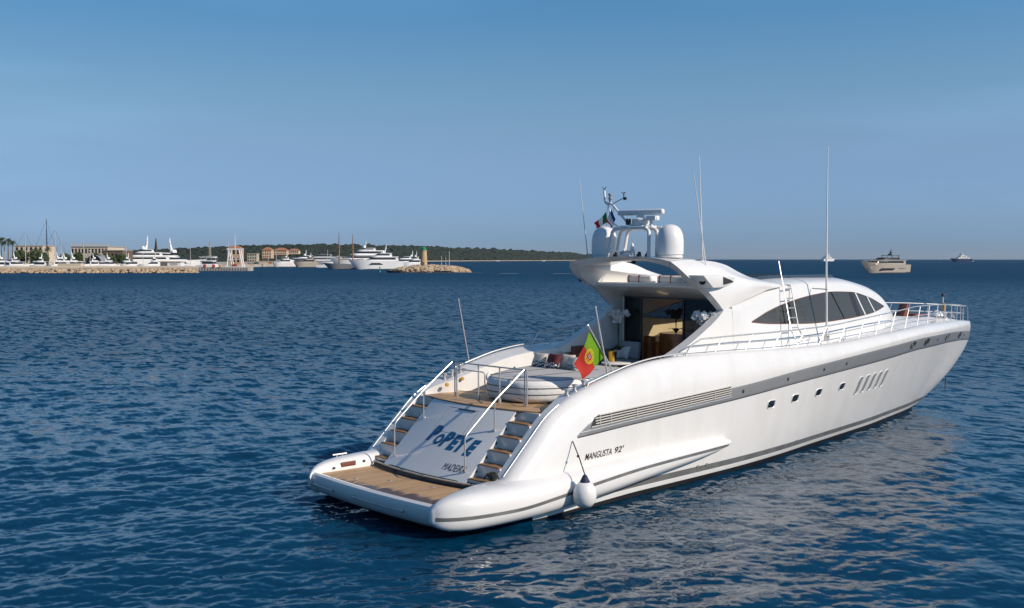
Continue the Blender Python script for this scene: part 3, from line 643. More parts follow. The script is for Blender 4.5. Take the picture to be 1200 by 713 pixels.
for s in (1, -1):
    wn = win[s].build('side_window', M['tint'] if s > 0 else M['door_glass'], house)
    P = lambda u, f, o=.006: (u, (hv(u, zwb_(u) + (zwt_(u) - zwb_(u)) * f) + o) * s, zwb_(u) + (zwt_(u) - zwb_(u)) * f)
    t = MB(); t.tube([P(15.0 + .55 * f, 1 - f) for f in np.linspace(0, 1, 8)], .02, 6); t.build('window_wiper', M['black'], wn)
    for du in (0, .42):
        t = MB(); t.tube([P(11.75 + du, 1 - f) for f in np.linspace(.0 if du == 0 else .0, 1, 6)], .018, 6); t.build('window_joint', M['black'], wn)
    t = MB(); t.grid([[P(u0 + .25 * f, 1 - f, .008) for f in np.linspace(0, 1, 8)] for u0 in (16.3, 16.45, 16.62)]); t.build('window_blind', M['black'], wn)
    for ua, ub2 in ((16.75, 17.2), (17.7, 18.15)):
        t = MB(); t.grid([[P(ua + (ub2 - ua) * f + k, 1 - f, .012) for f in np.linspace(-.02, 1.02, 8)] for k in (0, .10)]); t.build('window_pillar', M['gel'], wn)
    for nm, fn in (('window_lower_trim', zwb_), ('window_upper_trim', zwt_)):
        t = MB(); t.tube([(u, (hv(u, fn(u)) + .002) * s, fn(u)) for u in np.linspace(9.92, 19.4, 54)], .012, 6); t.build(nm, M['brown'], wn)
# roof panel line, dark sunroof glass, raised coaming
sr = MB(); sr.grid([[(u, v * np.interp(u, [11.2, 12, 15, 15.9], [.8, 1, 1, .8]), zc_(u) + .012 - .018 * (v / .95) ** 2 + .02 * math.sin(math.pi * (u - 11.2) / 4.7)) for v in np.linspace(-.95, .95, 9)] for u in np.linspace(11.2, 15.9, 14)]); sr.build('sunroof', M['sunroof'], house)
sc_ = MB(); sc_.grid([[(u, v, z) for v, z in ((-1.05, zc_(u) - .06), (-1.03, zc_(u) + .02), (-.93, zc_(u) + .03))] for u in np.linspace(11.1, 16.0, 14)])
sc_.grid([[(u, v, z) for v, z in ((1.05, zc_(u) - .06), (1.03, zc_(u) + .02), (.93, zc_(u) + .03))] for u in np.linspace(11.1, 16.0, 14)]); sc_.build('sunroof_coaming', M['roof_glass'], house)
for s in (1, -1):
    t = MB(); t.tube([(u, hv(u, ze_(u) - .02) * .90 * s, ze_(u) + .045) for u in np.linspace(11.6, 15.6, 24)], .010, 6); t.build('roof_seam', M['grey_letter'], house)

# ---- after bulkhead of the salon: glass door
dr = MB(); z0, z1 = 2.27, 4.67
for v in (-1.9, -1.22, .45, 1.9): dr.box((8.9, v, (z0 + z1) / 2), (.06, .05 if abs(v) < 1.8 else .09, z1 - z0))
dr.box((8.9, 0, z1 - .02), (.07, 3.9, .07)); dr.box((8.9, 0, z0 + .02), (.07, 3.9, .05))
door = dr.build('salon_door', M['instr'], Y, smooth=0)
for a, c in ((-1.875, -1.245), (.475, 1.855)):
    t = MB(); t.box((8.905, (a + c) / 2, (z0 + z1) / 2), (.012, c - a, z1 - z0 - .08)); t.build('door_pane', M['door_glass'], door, smooth=0)
for s in (1, -1):       # walls beside the door
    t = MB(); t.box((8.92, 2.0 * s, 3.4), (.12, .20, 2.5)); t.build('door_jamb', M['gel2'], door, smooth=0)
ov = MB(); ov.prism([(7.72, 5.12), (7.62, 5.07), (7.66, 5.0), (8.84, 4.67), (9.2, 4.67), (9.2, 5.10)], lambda p: (p[0], -1.99, p[1]), lambda p: (p[0], 1.99, p[1]))
ov.build('roof_overhang', M['gel'], house, bevel=.025)
fd = MB(); fd.grid([[(u, v, 5.09) for v in (-1.5, 0, 1.5)] for u in np.linspace(7.75, 10.6, 5)]); fd.build('fly_deck', M['gel2'], house)
# salon interior seen through the door
it = MB(); it.box((8.95 + 3.2, 0, 2.27), (6.4, 4.1, .02)); it.build('salon_floor', M['salon_floor'], house, smooth=0)
it = MB(); it.box((15.2, 0, 3.0), (.06, 3.1, 1.5)); it.build('salon_bulkhead', M['cream_wall'], house, smooth=0)
it = MB(); it.box((15.17, 0, 4.2), (.06, 2.6, .8)); it.build('salon_screen', M['dark_glass'], house, smooth=0)
it = MB(); it.prism([(15.1, 3.83), (15.1, 4.6), (14.7, 4.6)], lambda p: (p[0], -.15, p[1]), lambda p: (p[0], -.5, p[1])); it.prism([(10.3, 4.58), (13.1, 4.95), (13.1, 4.62), (9.2, 4.60)], lambda p: (p[0], -1.75, p[1]), lambda p: (p[0], -.6, p[1])); it.build('salon_ceiling_trim', M['cream_wall'], house, smooth=0)
for s in (1, -1):
    it = MB(); it.grid([[(u, (hv(u, z) - .06) * s, z) for z in np.linspace(2.3, zwb_(u) - .03 if u >= 9.9 else 3.97, 5)] for u in np.linspace(9.0, 15.2, 16)]); it.build('salon_side_lining', M['cream_wall'], house)
cb = MB(); cb.lathe([(.19, 0), (.19, 1.12), (.17, 1.14), (0, 1.14)], (9.75, -1.62, 2.28), 24); cb.build('wood_column', M['wood'], house)
cb = MB(); pl = [(10.0 + .44 * math.cos(a), -.72 + .62 * math.sin(a)) for a in np.linspace(math.pi / 2, math.pi * 1.5, 16)] + [(10.7, -1.34), (10.7, -.10)]
cb.prism(pl, lambda p: (p[0], p[1], 2.28), lambda p: (p[0], p[1], 3.54)); cb.build('bar_cabinet', M['wood'], house, smooth=40)
cb = MB(); cb.box((10.6, .25, 2.85), (.6, .62, 1.2)); cb.build('low_cabinet', M['wood'], house, bevel=.02)
cb = MB(); cb.box((11.8, -1.5, 2.8), (1.8, .5, 1.0)); cb.build('side_cabinet', M['wood'], house, bevel=.02)

# ---- side fairings and the radar arch
for s in (1, -1):
    f = MB(); pts = [(6.25, 3.27), (6.65, 3.42), (7.03, 3.58), (7.5, 3.80), (7.9, 4.0), (8.25, 4.2), (8.50, 4.38), (8.62, 4.42), (8.8, 4.43), (9.0, 4.40), (9.25, 4.34), (9.5, 4.28), (9.5, 3.1), (9.25, 3.1), (9.0, 3.1), (8.0, 3.1), (6.25, 3.1)]
    f.prism(pts, lambda p: (p[0], (hv(max(8.95, p[0]), p[1]) + (.004 if p[0] < 9.1 else .001 if p[0] < 9.4 else -.02)) * s, p[1]), lambda p: (p[0], 1.95 * s, p[1])); f.build('side_fairing', M['gel'], house, smooth=40)
A = [[(8.52, 2.2, 4.38), (8.56, 2.2, 4.39), (8.62, 2.2, 4.40)], [(8.1, 2.22, 4.7), (9.0, 2.2, 4.70), (9.8, 2.13, 4.68)], [(7.69, 2.22, 4.98), (9.5, 2.17, 4.98), (10.9, 1.98, 4.89)],
     [(7.05, 2.18, 5.28), (9.3, 2.11, 5.22), (12.0, 1.79, 5.04)], [(6.7, 2.1, 5.54), (8.5, 2.0, 5.53), (9.9, 1.89, 5.27), (11.9, 1.64, 5.09)],
     [(6.52, 1.93, 5.73), (7.4, 1.83, 5.78), (8.5, 1.77, 5.73), (9.15, 1.76, 5.63), (9.8, 1.73, 5.43), (10.6, 1.63, 5.25), (11.6, 1.48, 5.13)]]
rowsA = [poly_resample(r, 20) for r in A]
outer = [poly_resample([r[k] for r in rowsA], 24) for k in range(20)]           # across, smooth in both ways
INN = [(8.5, 2.0, 4.36), (8.1, 2.0, 4.66), (7.74, 1.98, 4.92), (7.15, 1.95, 5.2), (6.92, 1.86, 5.42), (6.8, 1.68, 5.57)]
INF = [(8.95, 1.93, 4.36), (8.95, 1.93, 4.66), (9.0, 1.9, 4.92), (10.2, 1.72, 5.08), (10.8, 1.58, 5.10), (11.4, 1.42, 5.10)]
innA = poly_resample(INN, 24); innF = poly_resample(INF, 24)
RG = rowsA[5]
bo = poly_resample([(6.52, 1.9, 5.73), (6.67, 1.4, 5.80), (6.95, .5, 5.86), (7.0, 0, 5.865)], 12); bf = poly_resample([(7.9, 1.79, 5.77), (8.0, 1.25, 5.80), (8.02, .3, 5.84), (8.02, 0, 5.84)], 12)
ui = poly_resample([(6.8, 1.68, 5.57), (6.9, 1.2, 5.66), (7.15, .4, 5.74), (7.2, 0, 5.745)], 12); uf = poly_resample([(8.0, 1.63, 5.6), (8.05, 1.15, 5.71), (8.06, .3, 5.74), (8.06, 0, 5.74)], 12)
arch = MB()
for s in (1, -1):
    q = lambda p: (p[0], p[1] * s, p[2]); lerp = lambda a, c, t: tuple(a[i] + (c[i] - a[i]) * t for i in range(3))
    arch.grid([[q(p) for p in r] for r in outer])
    edge = outer[0]
    arch.grid([[q(lerp(a, c, t)) for t in (0, .5, 1)] for a, c in zip(edge, innA)])                       # after lip of the leg
    arch.grid([[q(lerp(a, c, t)) for t in np.linspace(0, 1, 10)] for a, c in zip(innA, innF)])            # inner face
    RGf = poly_resample(RG, 20)
    i0 = innA[-1]; i1 = innF[-1]; inl = poly_resample([i0, (8.0, 1.64, 5.58), (9.0, 1.62, 5.40), i1], 20)
    arch.grid([[q(lerp(a, c, t)) for t in (0, .5, 1)] for a, c in zip(RGf, inl)])
    il2 = [lerp(i0, i1, t) for t in np.linspace(0, 1, 20)]
    arch.grid([[q(lerp(a, c, t)) for t in (0, .5, 1)] for a, c in zip(inl, il2)])
    arch.grid([[q((*lerp(a, c, t)[:2], lerp(a, c, t)[2] + .03 * math.sin(math.pi * t))) for t in np.linspace(0, 1, 6)] for a, c in zip(bo, bf)])
    arch.grid([[q(lerp(a, c, t)) for t in (0, .5, 1)] for a, c in zip(bo, ui)])
    arch.grid([[q(lerp(a, c, t)) for t in (0, .5, 1)] for a, c in zip(bf, uf)])
    arch.grid([[q(lerp(a, c, t)) for t in (0, .5, 1)] for a, c in zip(ui, uf)])
ar = arch.build('radar_arch', M['gel'], Y, smooth=38)
for s in (1, -1):      # lamp pods outside the arch legs, with a dark intake forward
    pd = MB(); pts = [(6.95, 5.36), (7.45, 5.36), (7.85, 5.08), (7.55, 5.03)]
    a = [(6.98, 2.14, 5.37), (7.2, 2.52, 5.36), (7.72, 2.46, 5.02), (7.5, 2.14, 5.0)]
    t_ = [(8.2, 2.04, 5.36), (8.25, 2.40, 5.35), (8.3, 2.36, 5.03), (8.2, 2.04, 5.0)]; e = [(9.3, 2.0, 5.28), (9.3, 2.06, 5.27), (9.3, 2.06, 5.14), (9.3, 2.0, 5.14)]
    pd.grid([[(p[0], p[1] * s, p[2]) for p in r] for r in (a, t_, e)], close=True, cap=True); pod = pd.build('lamp_pod', M['gel'], ar, bevel=.02)
    k = MB(); pc = Vector((7.36, 2.36, 5.19)); k.lathe([(.085, -.02), (.085, .012), (.055, .014), (.05, .004), (0, .004)], (pc.x, pc.y * s, pc.z), 14, axis=(-.55, .36 * s, -.25)); k.build('lamp', M['black'], pod)
    vt = MB(); vt.prism([(8.22, 5.31), (8.27, 5.10), (9.05, 5.15), (8.9, 5.2)], lambda p: (p[0], (2.405 - (p[0] - 8.25) * .325) * s, p[1]), lambda p: (p[0], (2.32 - (p[0] - 8.25) * .30) * s, p[1])); vt.build('intake', M['gap'], pod, smooth=0)
# domes
for s in (1, -1):
    c = (7.3, 1.26 * s, 5.83); d = MB()
    d.lathe([(.34, 0), (.36, .03), (.36, .05), (.335, .06), (.335, .09)], c, 36); d2 = MB()
    prof = [(.372, .09), (.378, .3), (.375, .48), (.36, .6), (.33, .7), (.28, .79), (.2, .86), (.1, .90), (0, .91)]
    ring = MB(); base = d.build('dome_base', M['gel2'], ar)
    d2.lathe(prof, c, 40); d2.build('satellite_dome', M['dome'], ar, smooth=60)
# tubular mast between the domes
mt = MB()
for v in (-.72, .72):
    for u, k in ((6.85, .0), (7.2, .10), (7.5, .2)):
        mt.tube(round_path([(u + .1, v * 1.08, 5.82), (u + .2, v * .98, 6.60), (u + .2, v * .60, 6.66)], .12), .052, 10)
mt.tube([(7.05, -.62, 6.66), (7.05, .62, 6.66)], .05, 10); mt.tube([(7.7, -.62, 6.66), (7.7, .62, 6.66)], .05, 10)
mt.tube(round_path([(7.2, .42, 6.74), (7.2, -.18, 6.74), (7.2, -.88, 7.38), (7.2, -1.13, 7.38), (7.2, -1.18, 7.76)], .1), .034, 10)
mt.tube(round_path([(7.2, .1, 6.70), (7.2, -.62, 6.70), (7.2, -.88, 6.86), (7.2, -1.0, 7.36)], .1), .024, 8)
mt.box((7.35, 0, 6.70), (.62, .9, .05)); mt.tube([(7.2, -.93, 7.36), (7.2, -.93, 7.48)], .028, 8)
mast = mt.build('mast_frame', M['tube'], ar, smooth=50)
r1 = MB(); r1.lathe([(.22, 0), (.25, .05), (.25, .18), (.14, .22), (.08, .30), (0, .30)], (7.35, .12, 6.73), 20); pedestal = r1.build('radar_pedestal', M['dome'], mast)
r2 = MB(); r2.box((7.35, .12, 7.10), (.16, 1.55, .16), rz=R(-8)); r2.build('radar_scanner', M['dome'], pedestal, bevel=.05, seg=3)
r3 = MB(); r3.box((7.3, .62, 6.92), (.2, .34, .13)); r3.lathe([(.05, -.2), (.05, 0)], (7.3, .56, 6.86), 10); r3.build('radar_motor', M['dome'], mast, bevel=.02)
r4 = MB(); r4.box((7.2, -.22, 6.84), (.12, .12, .18)); r4.build('nav_light', M['instr'], mast, bevel=.02)
a = MB(); a.lathe([(.045, 0), (.045, .06), (.07, .065), (.07, .10), (.045, .105), (.045, .17), (.065, .175), (.065, .22), (0, .225)], (7.2, -.93, 7.44), 14); a.build('all_round_light', M['grey_fabric'], mast)
a = MB(); a.tube([(7.2, -.86, 7.36), (7.22, -.42, 7.52)], .011, 6); a.tube([(7.22, -.42, 7.46), (7.22, -.42, 7.66)], .016, 6)
for q in range(3): a.ball((7.22 + .05 * math.cos(q * 2.1), -.42 + .05 * math.sin(q * 2.1), 7.67), .022, 8)
a.box((7.22, -.36, 7.5), (.02, .09, .08)); a.build('anemometer', M['instr'], mast)
a = MB(); a.tube([(7.2, -1.18, 7.74), (7.2, -1.18, 7.78), (7.2, -1.25, 7.86)], .011, 6); a.tube([(7.2, -1.18, 7.78), (7.2, -1.11, 7.86)], .011, 6); a.build('wind_fork', M['instr'], mast)
hn = MB(); 
for v, l in ((.02, .34), (-.14, .26)):
    hn.lathe([(.02, 0), (.025, .1), (.045, l - .06), (.10, l)], (6.95, v - .3, 5.99), 14, axis=(.3, 1, 0))
hn.box((7.0, -.2, 5.90), (.1, .3, .08)); hn.build('air_horn', M['dome'], ar)
h2 = MB(); h2.lathe([(.02, .0), (.16, .05), (.17, .06), (.0, .03)], (7.0, .18, 6.06), 18, axis=(-.5, -1, .2)); h2.tube([(7.02, .19, 5.84), (7.0, .18, 6.06)], .025, 6); h2.build('dish_antenna', M['dome'], ar)
for v in (-.62, -.4, .28, .6):
    k = MB(); k.box((7.1, v, 5.89), (.12, .1, .09)); k.lathe([(.05, 0), (.05, .06), (0, .07)], (7.12, v, 5.93), 10); k.build('deck_fitting', M['instr'], ar, bevel=.01)
k = MB(); k.lathe([(.07, 0), (.06, .08), (0, .10)], (6.98, .2, 5.745), 12, axis=(0, 0, -1)); k.build('camera_dome', M['black'], ar)
# whip antennas
for p, q, r0 in (((7.11, -1.75, 5.78), (6.71, -1.72, 8.10), .016), ((8.89, 1.15, 5.62), (8.78, 1.08, 8.72), .022), ((8.1, 1.95, 5.30), (7.51, 1.9, 8.13), .018)):
    a = MB(); a.tube([p, tuple(p[i] + (q[i] - p[i]) * .4 for i in range(3)), q], [r0, r0 * .8, r0 * .45], 8); an = a.build('whip_antenna', M['tube'], Y)
    a = MB(); a.tube([p, tuple(p[i] + (q[i] - p[i]) * .07 for i in range(3))], r0 * 1.9, 8); a.build('antenna_foot', M['steel'], an)
for s in (1,):
    a = MB(); a.tube([(13.62, 2.32 * s, 3.42), (13.75, 2.2 * s, 5.5), (13.9, 2.1 * s, 9.25)], [.035, .03, .014], 8); an = a.build('whip_antenna', M['tube'], Y)
    a = MB(); a.tube([(13.68, 2.28 * s, 4.86), (13.7, 1.72 * s, 4.88)], .018, 6); a.build('antenna_bracket', M['steel'], an); a = MB(); a.box((13.62, 2.32 * s, 3.36), (.14, .12, .16)); a.build('antenna_foot', M['steel'], an)

# ---- rails
def rail_side(s):
    ub_ = [7.55, 8.9, 10.25, 11.5, 12.75, 14.0, 15.25, 16.5, 17.75, 19.0, 20.25, 21.4, 22.6, 23.8, 24.9, 26, 26.9, 27.6]
    hgt = lambda u: np.interp(u, [6.3, 8, 12, 16, 20, 28], [.36, .40, .50, .58, .66, .60])
    top = lambda u: (u, (vr_(u) - .10) * s, zr_(u) + hgt(u))
    lean = lambda u: np.interp(u, [8, 12, 20, 26, 28], [.35, .5, .4, .12, 0])
    pts = [(6.35, (vr_(6.3) - .1) * s, 3.30), (6.55, (vr_(6.6) - .1) * s, 3.54)] + [top(u) for u in np.r_[np.linspace(7.0, 27, 44), np.linspace(27.2, 27.95, 5)]]
    g = MB(); g.tube(round_path(pts[:3], .15) + pts[3:], .021, 8); r = g.build('side_rail', M['steel'], Y)
    m = MB(); mid = lambda u: (u, (vr_(u) - .10) * s, zr_(u) + hgt(u) * .5)
    m.tube([mid(u) for u in np.linspace(6.6, 27.9, 50)], .014, 6); m.build('mid_rail', M['steel'], r)
    for u in ub_:
        t = MB(); t.tube([(u - .0, (vr_(u) - .09) * s, zr_(u) - .02), top(min(27.9, u + lean(u)))], .017, 6); t.build('stanchion', M['steel'], r)
    c = MB(); P = [(u, (vr_(u) - .03) * s, zr_(u) + .06) for u in np.linspace(2.75, 6.35, 20)]
    c.tube([(2.70, (vr_(2.7) - .03) * s, zr_(2.7) - .0)] + P, .02, 8)
    cr = c.build('coaming_rail', M['steel'], Y)
    for u in (3.4, 4.3, 5.3, 6.2):
        t = MB(); t.tube([(u, (vr_(u) - .03) * s, zr_(u) - .02), (u, (vr_(u) - .03) * s, zr_(u) + .06)], .014, 6); t.build('rail_post', M['steel'], cr)
rail_side(1); rail_side(-1)
p = MB(); zt = zr_(28) + .60; p.tube(round_path([(27.95, -(vr_(27.95) - .1), zt), (28.3, 0, zt), (27.95, (vr_(27.95) - .1), zt)], .3), .021, 8)
for v in (-.12, .12): p.tube([(28.2, v, zr_(28.2)), (28.12, v, zt)], .017, 6)
p.build('bow_rail', M['steel'], Y)
for s in (1, -1):       # hand rails beside the stairs
    g = MB(); v = 1.40 * s
    g.tube(round_path([(.26, v, 1.18), (.02, v, .97), (-.10, v, .97), (-.10, v, 1.77), (.78, v, 2.50), (1.73, v, 3.17)], .12), .019, 8); h = g.build('stair_rail', M['steel'], Y)
    t = MB(); t.tube([(.80, v, 1.80), (.80, v, 2.52)], .018, 8); t.build('rail_post', M['steel'], h)
    t = MB(); t.lathe([(.035, 0), (.035, .06), (0, .065)], (.80, v, 1.80), 10); t.build('post_foot', M['steel'], h)
g = MB(); g.tube(round_path([(1.83, -1.42, 2.3), (1.83, -1.42, 3.15), (1.83, 1.40, 3.15), (1.83, 1.40, 2.3)], .05), .019, 8); gate = g.build('gate_rail', M['steel'], Y)
for v in (-1.34, -.45, .38, 1.32):
    t = MB(); t.tube([(1.83, v, 2.28), (1.83, v, 3.15)], .019, 8); t.lathe([(.04, 0), (.04, .10), (.02, .11)], (1.83, v, 2.28), 10); t.build('rail_post', M['steel'], gate)
for a, c in ((-1.34, -.62), (.52, 1.32)):      # hinged gate leaves swung inwards
    t = MB(); x0 = 1.83; o = -.35 if a < 0 else .45
    t.tube(round_path([(x0, a if a < 0 else c, 2.98), (x0 + .35, (c if a < 0 else a), 2.92), (x0 + .35, (c if a < 0 else a), 2.36)], .08), .016, 8)
    t.tube([(x0 + .35, (c if a < 0 else a), 2.40), (x0, a if a < 0 else c, 2.42)], .012, 6); t.build('gate_leaf', M['steel'], gate)
for s in (-1, 1):
    g = MB(); g.tube(round_path([(5.6, -2.62 * -s, 3.30), (5.92, -2.60 * -s, 3.70), (7.4, -2.52 * -s, 3.78), (8.15, -2.4 * -s, 3.85)], .12), .02, 8); g.tube([(7.2, 2.55 * s, 3.3), (7.3, 2.53 * s, 3.76)], .016, 6)
    if s < 0: g.build('boarding_rail', M['steel'], Y)
# bitts in their pockets on the quarters
for s in (1, -1):
    bp = MB(); bp.grid([[(u, (vr_(u) - g) * s, zr_(u) + .008 - float(np.interp(u, [1.7, 2.4, 8.6], [.01, .09, .12])) * (g - .05) / float(np.interp(u, [2.2, 2.7], [.37, .49]))) for g in (.14, .24, .34)] for u in np.linspace(2.15, 2.95, 12)]); base = bp.build('bitt_plate', M['steel'], Y)
    for u in (2.22, 2.48, 2.78):
        k = MB(); k.lathe([(.05, -.05), (.045, .02), (.04, .11), (.075, .125), (.075, .15), (.05, .165), (0, .165)], (u, (vr_(u) - .22) * s, zr_(u) - .04), 16); k.build('bitt', M['steel'], base)
# boarding ladder leaning on the house side
lb = MB(); A0, A1 = (11.45, 2.5, 3.42), (12.0, 1.62, 5.72); B0, B1 = (11.82, 2.5, 3.42), (12.42, 1.78, 5.02)
lb.tube(round_path([(11.75, 2.66, 3.40), (11.5, 2.66, 3.36), (11.5, 2.42, 3.72), A1], .1), .017, 8); lb.tube(round_path([(12.1, 2.66, 3.42), (11.9, 2.66, 3.40), (11.92, 2.42, 3.72), B1], .1), .017, 8)
ld = lb.build('roof_ladder', M['steel'], Y)
lA = lambda z: tuple(np.array((11.5, 2.42, 3.72)) + (np.array(A1) - np.array((11.5, 2.42, 3.72))) * ((z - 3.72) / (A1[2] - 3.72))); lB = lambda z: tuple(np.array((11.92, 2.42, 3.72)) + (np.array(B1) - np.array((11.92, 2.42, 3.72))) * ((z - 3.72) / (B1[2] - 3.72)))
for z in (3.78, 4.06, 4.34, 4.62, 4.9):
    t = MB(); t.tube([lA(z), lB(z)], .018, 8); t.build('rung', M['steel'], ld)
t = MB(); t.tube([lA(5.0), (11.7, 1.45, 5.0), (11.7, 1.45, 4.9)], .016, 6); t.tube([lB(5.0), (12.15, 1.5, 5.03), (12.15, 1.5, 4.92)], .016, 6); t.build('ladder_bracket', M['steel'], ld)
# poles and foredeck gear
for nm, p, q in (('boat_pole', (3.05, -2.36, 3.05), (2.67, -2.32, 4.67)), ('boat_pole', (3.72, 2.3, 2.95), (3.38, 2.2, 4.59))):
    g = MB(); g.tube([p, q], .024, 8); g.tube([q, tuple(Vector(q) + (Vector(q) - Vector(p)) * .04)], .03, 8); g.build(nm, M['steel'], Y)
g = MB(); g.prism([(22.55, 3.62), (22.95, 3.62), (22.95, 4.08), (22.86, 4.1)], lambda p: (p[0], -.17, p[1]), lambda p: (p[0], .17, p[1])); g.build('foredeck_backrest', M['brown'], Y, bevel=.03)
g = MB(); g.box((23.6, 0, 3.64), (.8, .7, .10)); g.build('foredeck_cushion', M['brown'], Y, bevel=.05)
g = MB(); g.lathe([(.26, 0), (.24, .08), (.14, .2), (0, .24)], (25.0, .3, 3.55), 16); g.build('deck_vent_cowl', M['gel2'], Y)
g = MB(); g.tube([(26.13, 0, 3.4), (26.13, 0, 4.3)], .035, 8); pm = g.build('bow_light_post', M['steel'], Y)
g = MB(); g.lathe([(.06, 0), (.07, .05), (.05, .14), (0, .16)], (26.13, 0, 4.28), 12); g.build('bow_lamp', M['instr'], pm)
g = MB(); g.box((26.1, .05, 3.86), (.06, .1, .32)); g.build('rolled_burgee', M['amber'], pm, bevel=.02)
for u, v in ((25.6, -.35), (25.6, .35), (26.9, 0)):
    g = MB(); g.lathe([(.13, 0), (.12, .06), (.07, .1), (.09, .2), (.1, .24), (0, .26)], (u, v, 3.42), 16); g.build('anchor_windlass', M['steel'], Y)
for u in (14.4, 22.6):
    for s in (1, -1):
        k = MB(); v = (vr_(u) - .2) * s; k.tube([(u - .17, v, zr_(u) + .03), (u + .17, v, zr_(u) + .03)], .022, 8)
        for d_ in (-.07, .07): k.tube([(u + d_, v, zr_(u) - .08), (u + d_, v, zr_(u) + .03)], .02, 8)
        k.build('mooring_cleat', M['steel'], Y)
g = MB(); P = [(26.55 - .006 * i, -.02, 1.2 - .09 * i) for i in range(9)]
g.tube([(26.5, 0, 1.32)] + P, .020, 6); g.build('anchor_chain', M['chain'], Y)
g = MB(); g.lathe([(.05, 0), (.05, .03), (.035, .035), (0, .035)], (2.55, -2.02, 2.62), 14, axis=(0, 1, 0)); g.build('fuel_cap', M['amber'], Y)
for u, z, r0, mm in ((2.02, 2.5, .05, 'amber'), (3.55, 2.62, .12, 'gel2'), (5.6, 3.0, .06, 'steel')):
    g = MB(); g.lathe([(r0, -.02), (r0, .02), (r0 * .6, .028), (0, .028)], (u, -(vr_(u) - .6), z), 16, axis=(0, 1, 0)); g.build('coaming_fitting', M[mm], Y)
# sun pad


pad = poly_resample([(6.3, -1.9, 0), (5, -1.84, 0), (4, -1.56, 0), (2.9, -1.06, 0), (2.3, -.66, 0), (2.06, -.3, 0), (2.0, .35, 0), (2.06, .88, 0), (2.28, 1.2, 0), (2.75, 1.5, 0), (4, 1.74, 0), (5, 1.82, 0), (6.3, 1.85, 0)], 50)
def padl(sc_, z): return [((p[0] - 4.2) * sc_ + 4.2, p[1] * (1 + (sc_ - 1) * 1.2), z) for p in pad]
g = MB(); g.grid([padl(.95, 2.30), padl(.985, 2.34), padl(1., 2.42), padl(1.0, 2.72), padl(.985, 2.80), padl(.95, 2.835)], close=True); sunpad = g.build('sun_pad', M['vinyl'], Y, smooth=50)
g = MB(); q = padl(.95, 2.835); c = len(q); g.grid([padl(.95, 2.836), padl(.9, 2.855), padl(.6, 2.865)], close=True); q = padl(.6, 2.865); g.add(q, [tuple(range(len(q)))]); g.build('pad_top', M['pad_fabric'], sunpad, smooth=60)
for z, k in ((2.50, 1.004), (2.655, 1.004), (2.83, .955)):
    g = MB(); P = padl(k, z); g.tube(P[:], .009, 6, closed=True); g.build('piping', M['piping'], sunpad)
for v in (-.55, .55):
    g = MB(); g.tube([(u, v, 2.868) for u in np.linspace(2.3, 5.2, 10)], .009, 6); g.build('pad_seam', M['piping'], sunpad)
g = MB(); P = padl(.93, 2.29); g.grid([padl(.93, 2.28), padl(.93, 2.31)], close=True); g.build('pad_base', M['gap'], sunpad)

# ------------------------------------------------------------------ things aboard
def flag_cloth(P00, P10, P01, P11, color, name, parent, mats, origin, amp=.05, nx=44, ny=30, ph=0., side=(0, 1, 0)):
    """P00-P01: hoist top to bottom, P10-P11: fly top to bottom; color(s, t) gives the material index"""
    g = MB(); S = np.array; rows = []
    for i in range(nx + 1):
        s = i / nx; row = []
        for j in range(ny + 1):
            t = j / ny; p = (S(P00) * (1 - s) + S(P10) * s) * (1 - t) + (S(P01) * (1 - s) + S(P11) * s) * t
            p = p + S(side) * amp * s * (math.sin(5.2 * s + 3.4 * t + ph) + .5 * math.sin(9 * s - 4 * t + ph)) - S((0, 0, 1)) * .06 * math.sin(math.pi * s) * np.linalg.norm(S(P10) - S(P00))
            row.append(tuple(p))
        rows.append(row)
    for i in range(nx):
        for j in range(ny):
            g.add([rows[i][j], rows[i + 1][j], rows[i + 1][j + 1], rows[i][j + 1]], [(0, 1, 2, 3)], color((i + .5) / nx, (j + .5) / ny))
    return g.build(name, mats, parent, origin=origin, smooth=180)
def cloth(name, c): 
    m = mat(name, c, .8, var=.06, vscale=15); n = m.node_tree; p = n.nodes['Principled BSDF']; t = n.nodes.new('ShaderNodeBsdfTranslucent'); t.inputs[0].default_value = (*c, 1)
    x = n.nodes.new('ShaderNodeMixShader'); x.inputs[0].default_value = .35; n.links.new(p.outputs[0], x.inputs[1]); n.links.new(t.outputs[0], x.inputs[2]); n.links.new(x.outputs[0], n.nodes['Material Output'].inputs[0]); return m
FG, FR, FY, FW, FB = cloth('flag_green', (.20, .42, .012)), cloth('flag_red', (.58, .035, .022)), cloth('flag_yellow', (.72, .52, .03)), cloth('flag_white', (.75, .74, .72)), cloth('flag_blue', (.02, .04, .22))
FDG = cloth('flag_dark_green', (.01, .17, .05))
en = empty('ensign_flag', (4.16, 2.2, 2.88), 'green and red flag with yellow emblem on a raked staff at the white yacht stern', 'flag')
g = MB(); g.tube([(4.16, 2.2, 2.84), (3.12, 2.2, 4.19)], .024, 8); g.ball((3.11, 2.2, 4.2), .035, 8); g.build('staff', M['steel'], en)
g = MB(); g.lathe([(.05, 0), (.04, .12), (0, .13)], (4.17, 2.2, 2.84), 12, axis=(-.6, 0, .8)); g.build('staff_socket', M['steel'], en)
def pt(s, t):
    x = (s - .4) * 1.5; y = t - .5; r = math.hypot(x, y)
    if abs(x) < .105 and -.14 < y < .10 + .04 * (1 - (x / .105) ** 2): 
        if abs(x) < .06 and -.10 < y < .06:
            return 4 if (abs(x) < .018 or abs(x) > .042) and (abs(y + .02) < .02 or abs(abs(y + .02) - .055) < .016) else 3
        return 1
    if r < .262 and (r > .222 or abs(abs(x) - .04) < .012 or abs(y) < .02 or abs(abs(y) - .12) < .016 or abs(x + y) < .03): return 2
    if r < .262: return 2 if (int(r * 40) % 2 == 0) else (0 if s < .4 else 1)
    return 0 if s < .4 else 1
